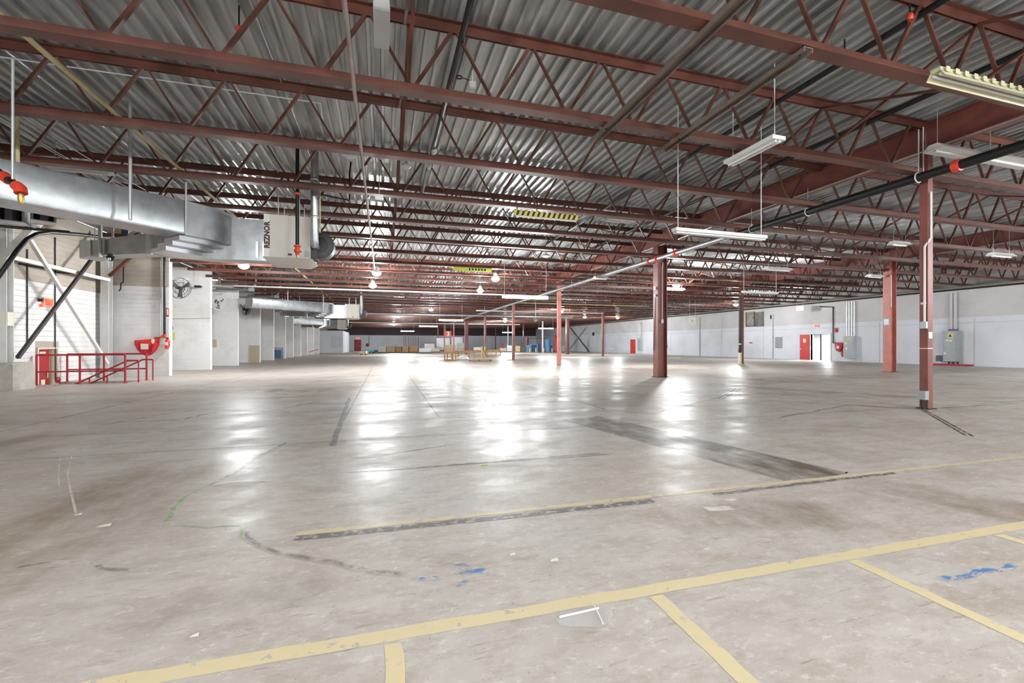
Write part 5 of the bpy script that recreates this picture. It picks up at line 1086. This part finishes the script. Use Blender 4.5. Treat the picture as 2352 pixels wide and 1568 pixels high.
# guard at the foot of the dark red column and debris
t = thing('column_guard', 'yellow steel guard at the foot of the dark red column', 'guard', (XG2 - 0.42, 26.7, 0))
MB().box(-0.06, 0.06, -0.12, 0.12, 0, 0.85).box(-0.1, 0.1, -0.16, 0.16, 0, 0.03).obj('guard_plate', 'cream', t); MB().box(-0.06, 0.06, -0.08, 0.08, 0.85, 1.15).obj('black_box', 'black', t); MB().tube([(0.02, 0, 1.15), (0.02, 0, 5.2)], 0.08, 10).obj('black_riser', 'black_pipe', t); MB().lathe([(0.09, -0.05), (0.12, 0.0), (0.09, 0.05)], 10, (0.02, 0, 1.5)).obj('valve', 'light_cabinet', t)
c = G(1535, 823); t = thing('board_pile', 'low scatter of boards on the floor right of the broad column', 'boards', (c.x, c.y, 0))
for k in range(4): MB().box(-1.2 + k * 0.3, 0.9 + k * 0.25, -0.3 + k * 0.15, -0.18 + k * 0.15, 0.0, 0.04 + 0.02 * k).obj('board', 'cream', t)

# ------------------------------------------------------------------ goods and machines at the far end
def pallet(t, w, d, m='wood'):
    for k in range(5): MB().box(-w / 2 + k * w / 5, -w / 2 + k * w / 5 + w / 7, -d / 2, d / 2, 0.11, 0.14).obj('deck_board', m, t)
    for y in (-d / 2 + 0.06, 0, d / 2 - 0.06): MB().box(-w / 2, w / 2, y - 0.05, y + 0.05, 0.0, 0.11).obj('runner', 'dark_metal', t)
def stack(px0, px1, pyb, pyt, label, m, layers=3, dm=None, grp='pallet loads at the far end'):
    a = G(px0, pyb); b = G(px1, pyb); w = (b - a).length * 0.96; d = (pyb - HY); dist = F * HC / d; h = (pyb - pyt) / F * dist
    t = thing('pallet_load', label, 'pallet', ((a.x + b.x) / 2, (a.y + b.y) / 2, 0), grp); t.rotation_euler = (0, 0, -YAW)
    pallet(t, w, 1.1)
    z = 0.141; lh = (h - 0.141) / layers
    for k in range(layers):
        o = random.uniform(-0.02, 0.02); MB().box(-w / 2 + 0.02 + o, w / 2 - 0.02 + o, -0.52, 0.52, z, z + lh - 0.02).obj('layer', m, t); z += lh
        if dm and k < layers - 1: MB().box(-w / 2 + 0.06, w / 2 - 0.06, -0.5, 0.5, z - 0.019, z - 0.001).obj('spacer', dm, t)
    return t
stack(871, 889, 810, 795, 'grey pallet load at the left end of the far row', 'grey_board', 2, 'dark_metal')
stack(890, 909, 810, 794, 'tan pallet load second in the far row', 'cardboard', 3, 'dark_metal')
stack(911, 924, 810, 795, 'pallet load of stacked slats third in the far row', 'wood', 6, 'black')
stack(925, 940, 810, 795, 'brown pallet load fourth in the far row', 'cardboard', 4, 'dark_metal')
stack(941, 961, 810, 794, 'pallet load with white bands fifth in the far row', 'wood', 4, 'wrap_white')
stack(963, 991, 810, 799, 'low white wrapped pallet load in the far row', 'wrap_white', 1)
stack(993, 1010, 809, 799, 'low grey pallet load right of the wrapped one', 'grey_board', 1, None)
stack(976, 1000, 806, 789, 'taller grey pallet load behind the low ones', 'grey_board', 2, 'black')
stack(1028, 1046, 808, 791, 'grey pallet load with black spacers left of the broad far column', 'grey_board', 2, 'black')
stack(1049, 1066, 807, 787, 'highest grey pallet load beside the broad far column', 'grey_board', 3, 'black')
stack(1003, 1035, 805.5, 776, 'tall white wrapped load below the orange number sign', 'wrap_white', 2)
stack(1037, 1064, 805.5, 774, 'tall white wrapped load right of the orange number sign', 'wrap_white', 2)
stack(1088, 1105, 809, 797, 'grey pallet load behind the wooden frame', 'grey_board', 1)
stack(1147, 1164, 808, 799, 'low grey box load right of the wooden frame', 'grey_board', 1)
stack(1164, 1180, 808, 793, 'white wrapped heap right of the wooden frame', 'wrap_white', 2)
stack(1183, 1195, 809, 794, 'brown carton load beside the dark crate', 'cardboard', 2, 'dark_metal')
stack(1195, 1207, 809, 794, 'dark mottled crate load beside the blue machines', 'cast_dark', 5, 'grey_board')
# orange number sign
c = P(1029.5, 766.5, 84); t = thing('number_sign', 'square orange sign with a white number hanging at the far end', 'sign', c); t.rotation_euler = (0, 0, -YAW)
MB().box(-0.62, 0.62, -0.02, 0.02, -0.55, 0.55).obj('panel', 'orange_sign', t)
cu = bpy.data.curves.new('numeral', 'FONT'); cu.body = '3'; cu.size = 1.15; cu.extrude = 0.004; cu.align_x = 'CENTER'; cu.offset = 0.03; cu.materials.append(MATS['wrap_white'])
o = mesh_text('numeral', cu, t); o.location = (0, -0.03, -0.4); o.rotation_euler = (math.pi / 2, 0, 0)
for s in (-0.5, 0.5): MB().tube([(s, 0, 0.55), (s, 0, ZD - c.z)], 0.015, 6).obj('cord', 'conduit', t)
# wooden frame, slatted crate, bag, loose pallet
a = G(1050, 826); b = G(1148, 818); ang = math.atan2(b.y - a.y, b.x - a.x); L = (b - a).length
t = thing('timber_frame', 'long wooden trestle frame standing in the middle distance', 'frame', ((a.x + b.x) / 2, (a.y + b.y) / 2, 0)); t.rotation_euler = (0, 0, ang)
MB().box(-L / 2, L / 2, -0.06, -0.02, 0.58, 0.84).obj('top_rail', 'wood', t); MB().box(-L / 2, L / 2, 0.5, 0.54, 0.58, 0.84).obj('top_rail', 'wood', t)
MB().box(L * 0.1, L / 2, -0.08, -0.03, 0.08, 0.2).obj('bottom_rail', 'wood', t)
for x in (-L / 2 + 0.05, -L * 0.18, L * 0.13, L / 2 - 0.05):
    MB().box(x - 0.05, x + 0.05, -0.12, -0.06, 0, 0.84).obj('leg', 'wood', t); MB().box(x - 0.05, x + 0.05, 0.44, 0.5, 0, 0.84).obj('leg', 'wood', t)
MB().box(-L * 0.02, L * 0.0, -0.14, -0.1, 0.0, 1.25).obj('upright', 'bollard_yellow', t); MB().box(L * 0.2, L * 0.22, 0.55, 0.6, 0.0, 1.2).obj('upright', 'bollard_yellow', t)
c = G(1034, 828); t = thing('slatted_crate', 'upright wooden slatted crate at the left end of the trestle', 'crate', (c.x, c.y, 0)); t.rotation_euler = (0, 0, -YAW)
for x in (-0.55, -0.3, 0.1, 0.45): MB().box(x, x + 0.1, -0.06, 0.0, 0, 0.95 if x > 0.4 else 0.75).obj('upright', 'wood', t)
for z in (0.02, 0.68): MB().box(-0.58, 0.6, 0.0, 0.05, z, z + 0.1).obj('cross_board', 'wood', t)
MB().box(-0.58, 0.6, 0.05, 0.8, 0.0, 0.06).obj('base_board', 'wood', t); MB().box(-0.55, 0.1, 0.1, 0.7, 0.72, 1.4).obj('carton', 'cardboard', t)
c = G(1064, 827); t = thing('plastic_bag', 'white plastic bag slumped under the trestle', 'bag', (c.x, c.y + 0.25, 0))
m = MB(); m.lathe([(0.3, 0.0), (0.44, 0.1), (0.4, 0.25), (0.25, 0.38), (0.06, 0.42)], 14); m.v = [(x * (1.3 + 0.15 * math.sin(7 * y)), y * 0.8, z * (1 + 0.12 * math.sin(9 * x))) for x, y, z in m.v]; m.obj('bag', 'wrap_white', t); MB().lathe([(0.05, 0.4), (0.09, 0.47)], 8).obj('knot', 'wrap_white', t)
c = G(1104, 829); t = thing('loose_pallet', 'low stack of wooden boards on the floor before the trestle', 'pallet', (c.x, c.y, 0)); t.rotation_euler = (0, 0, -0.1)
for k in range(9): MB().box(-1.1, 1.0, -0.5 + k * 0.11, -0.42 + k * 0.11, 0.1, 0.125).obj('deck_board', 'wood', t)
for x in (-1.0, -0.1, 0.85): MB().box(x, x + 0.1, -0.5, 0.46, 0.0, 0.1).obj('runner', 'wood', t)
for k in range(3): MB().box(-1.1 + 0.2 * k, 0.8 + 0.1 * k, -0.45 + 0.25 * k, -0.3 + 0.25 * k, 0.126, 0.19).obj('plank', 'cardboard', t)
c = G(1190, 827); tag(MB().box(-1.1, 1.1, -0.05, 0.05, 0, 0.04).box(-0.2, 0.9, 0.08, 0.16, 0, 0.03).obj('loose_plank', 'wood', None, (c.x, c.y, 0)), 'loose plank lying at the foot of the slim pink column', 'plank')
# trolleys
def trolley(px, py, label, w, m, load, h):
    c = G(px, py); t = thing('trolley', label, 'trolley', (c.x, c.y, 0)); t.rotation_euler = (0, 0, -YAW)
    MB().box(-w / 2, w / 2, -0.3, 0.3, 0.14, 0.2).obj('platform', m, t); MB().box(-w / 2 + 0.05, w / 2 - 0.05, -0.26, 0.26, 0.2, h).obj('load', load, t)
    for x in (-w / 2 + 0.12, w / 2 - 0.12):
        for y in (-0.25, 0.25): MB().lathe([(0.07, -0.025), (0.07, 0.025)], 12, (x, y, 0.07), 'y').obj('wheel', 'black', t)
trolley(835.5, 815, 'small wooden trolley near the left far floor', 0.9, 'wood', 'cream', 0.55)
trolley(853, 811, 'teal tub on a dolly at the left far floor', 0.75, 'dark_metal', 'teal', 0.5)
trolley(863.5, 810.5, 'grey tub on a dolly beside the teal one', 0.7, 'dark_metal', 'navy_grey', 0.5)
# blue machines, tank, bollards
def at(px, d): return cam2w((px - CX) / F * d, d, 0)
c = at(1223, 84); t = thing('blue_press', 'light blue machine with dark opening at the far right end', 'machine', c); t.rotation_euler = (0, 0, -YAW)
MB().box(-1.2, -0.5, -0.6, 0.6, 0, 1.3).obj('side_cabinet', 'blue_machine', t); MB().box(-0.4, 1.0, -0.1, 0.6, 0, 1.35).obj('back_panel', 'blue_dark', t); MB().box(-0.45, -0.2, -0.6, -0.1, 0, 1.4).obj('front_leg', 'blue_machine', t); MB().box(0.8, 1.05, -0.6, -0.1, 0, 1.4).obj('front_leg', 'blue_machine', t); MB().box(-0.45, 1.05, -0.6, 0.0, 1.4, 1.55).obj('top_beam', 'blue_machine', t); MB().box(1.1, 1.5, -0.3, 0.3, 0, 1.6).obj('motor_cover', 'blue_dark', t)
MB().tube([(-0.9, 0, 1.3), (-0.9, 0, 2.6), (2.5, 0, 2.6)], 0.05, 8).obj('overhead_pipe', 'dark_metal', t)
c = at(1259, 83); t = thing('blue_tank', 'tall blue tank standing right of the white far column', 'tank', c)
MB().lathe([(0.5, 0.0), (0.55, 0.05), (0.55, 2.2), (0.5, 2.4), (0.2, 2.45)], 18).obj('shell', 'blue_machine', t); MB().lathe([(0.57, 1.1), (0.57, 1.16)], 18).obj('band', 'blue_dark', t); MB().box(0.4, 0.8, -0.2, 0.2, 0, 1.2).obj('pump', 'blue_dark', t)
for i, (px, d, h, r, m, lab) in enumerate(((1277.5, 80, 3.2, 0.26, 'red_paint', 'tall red post guard right of the blue tank'), (1211.5, 87, 2.9, 0.2, 'red_paint', 'tall red post behind the blue machine'), (1154.5, 86, 1.7, 0.2, 'red_bright', 'short red post right of the slim red column'), (1231, 79, 0.8, 0.12, 'bollard_yellow', 'yellow bollard before the blue machine'),
                                      (1217, 79, 0.7, 0.11, 'bollard_yellow', 'yellow bollard left of the blue machine opening'), (1249, 79, 0.8, 0.12, 'bollard_yellow', 'yellow bollard beside the white far column'), (1268, 79, 0.8, 0.12, 'bollard_yellow', 'yellow bollard right of the blue tank'))):
    c = at(px, d); t = thing('bollard', lab, 'bollard', c); MB().lathe([(r, 0.02), (r, h - 0.1), (r * 0.7, h)], 14).obj('post', m, t); MB().box(-r - 0.08, r + 0.08, -r - 0.08, r + 0.08, 0, 0.02).obj('base_plate', 'dark_metal', t)
    if 'tall red post behind' in lab: pass
c = at(1289, 86); t = thing('wall_duct_box', 'grey green tall box behind the dark red H-section column', 'cabinet', c)
MB().box(-0.6, 0.6, -0.4, 0.4, 0, 1.2).obj('lower_body', 'light_cabinet', t); MB().box(-0.55, 0.35, -0.35, 0.35, 1.2, 3.4).obj('upper_body', 'grey_cabinet', t)
# far left: white office enclosure, red door and exit sign
yo = 80.0; a = onY(757, 808, yo); b = onY(788, 808, yo)
t = link('wall_office', None, None, (a.x, yo, 0)); struct(t); Wd = b.x - a.x; H = 3.7
MB().box(-2.5, Wd * 0.06, 0, 0.1, 0, H).box(Wd * 0.06, Wd, 0, 0.1, 2.9, H).box(Wd * 0.94, Wd, 0, 0.1, 0, 2.9).box(Wd * 0.06, Wd * 0.94, 0, 0.1, 0, 0.9).obj('front_panel', 'wall_white', t)
MB().box(Wd * 0.06, Wd * 0.94, 0.05, 0.07, 0.9, 2.9).obj('glass_pane', 'light_cabinet', t); MB().box(Wd * 0.5, Wd * 0.54, -0.02, 0.1, 0.9, 2.9).obj('window_bar', 'wall_white', t)
MB().box(Wd - 0.1, Wd, 0.1, 14, 0, H).obj('side_panel', 'wall_white', t); MB().box(-2.5, Wd, 0.0, 14, H, H + 0.12).obj('roof_panel', 'wall_upper', t)
c = onY(821.5, 800, Y1 - 0.06); t = link('door_4', None, None, (c.x, Y1 - 0.001, 0)); struct(t)
MB().box(-0.75, 0.75, -0.06, 0, 0, 2.5).obj('door_frame', 'dark_metal', t); MB().box(-0.65, 0.65, -0.1, -0.061, 0.02, 2.4).obj('door_leaf', 'red_paint', t); MB().box(0.45, 0.6, -0.14, -0.101, 1.0, 1.15).obj('door_handle', 'paper', t)
c = P(822, 776, 95); t = thing('exit_sign', 'tiny glowing exit sign at the far left end', 'sign', c); MB().box(-0.35, 0.35, -0.03, 0.03, -0.18, 0.18).obj('case', 'exit_case', t); MB().box(-0.3, 0.3, -0.036, -0.031, -0.14, 0.14).obj('glowing_face', 'exit_glow', t); MB().tube([(0, 0, 0.18), (0, 0, ZD + 0.05 - c.z)], 0.02, 6).obj('hanger_rod', 'dark_metal', t)
c = onY(844, 792, Y1 - 0.05); t = thing('fire_hose_cover', 'tiny red hose cover on the far white wall', 'hose cover', (c.x, Y1 - 0.01, c.z)); MB().lathe([(0.4, 0.0), (0.36, -0.12), (0.2, -0.2)], 12, axis='y').obj('cover', 'red_paint', t); MB().tube([(0.35, -0.08, 0.2), (0.35, -0.08, 2.1)], 0.05, 6).obj('pipe', 'dark_metal', t)
# thin rack posts before the far wall
for i, px in enumerate((927, 932, 938, 943, 949, 955, 961)):
    c = at(px, 101); t = thing('rack_upright', ORD[i] + ' thin dark rack upright before the far wall, from the left', 'rack upright', c, 'rack uprights before the far wall'); MB().box(-0.05, 0.05, -0.05, 0.05, 0.02, 3.9).obj('upright', 'red_column', t); MB().box(-0.12, 0.12, -0.1, 0.1, 0, 0.02).obj('base_plate', 'dark_metal', t)

# ------------------------------------------------------------------ small pieces that belong to a part of their thing
SUB = {'door_handle': 'door_leaf', 'door_closer': 'door_leaf', 'warning_label': 'cabinet_door', 'warning_sign': 'cabinet_door', 'warning_triangle': 'cabinet_door', 'label_plate': ('cabinet_door', 'body', 'cylinder'),
       'printed_patch': 'cover', 'tag': 'cover', 'fold': 'cover', 'lettering': 'front_trim', 'numeral': 'panel', 'emblem': 'panel', 'stripe': 'bar', 'clip': 'bar', 'slat': 'frame_panel', 'vent_grille': 'body',
       'blower_inlet': 'blower_housing', 'coupling': 'pipe', 'collar': 'pipe', 'hand_wheel': 'valve', 'access_panel': 'plenum', 'outlet_dark_sheet': 'outlet_hood', 'seam_flange': 'straight_run', 'glowing_face': 'case',
       'slot_tab': 'housing', 'band': 'shell', 'cage_wire': 'motor', 'fan_blade': 'motor', 'notice': ('door_leaf', 'column_web'), 'lens': 'housing', 'edge_strip': 'board', 'side_plug': 'fitting', 'nozzle': ('fitting', 'elbow', 'body')}
for t in [o for o in COL.objects if o.parent is None and o.type == 'EMPTY']:
    kids = {}
    for ch in t.children: kids.setdefault(ch.name.split('.')[0], ch)
    for ch in list(t.children):
        w = SUB.get(ch.name.split('.')[0])
        if not w or ch.type != 'MESH': continue
        for q in ((w,) if isinstance(w, str) else w):
            if q in kids and kids[q] is not ch: ch.parent = kids[q]; break
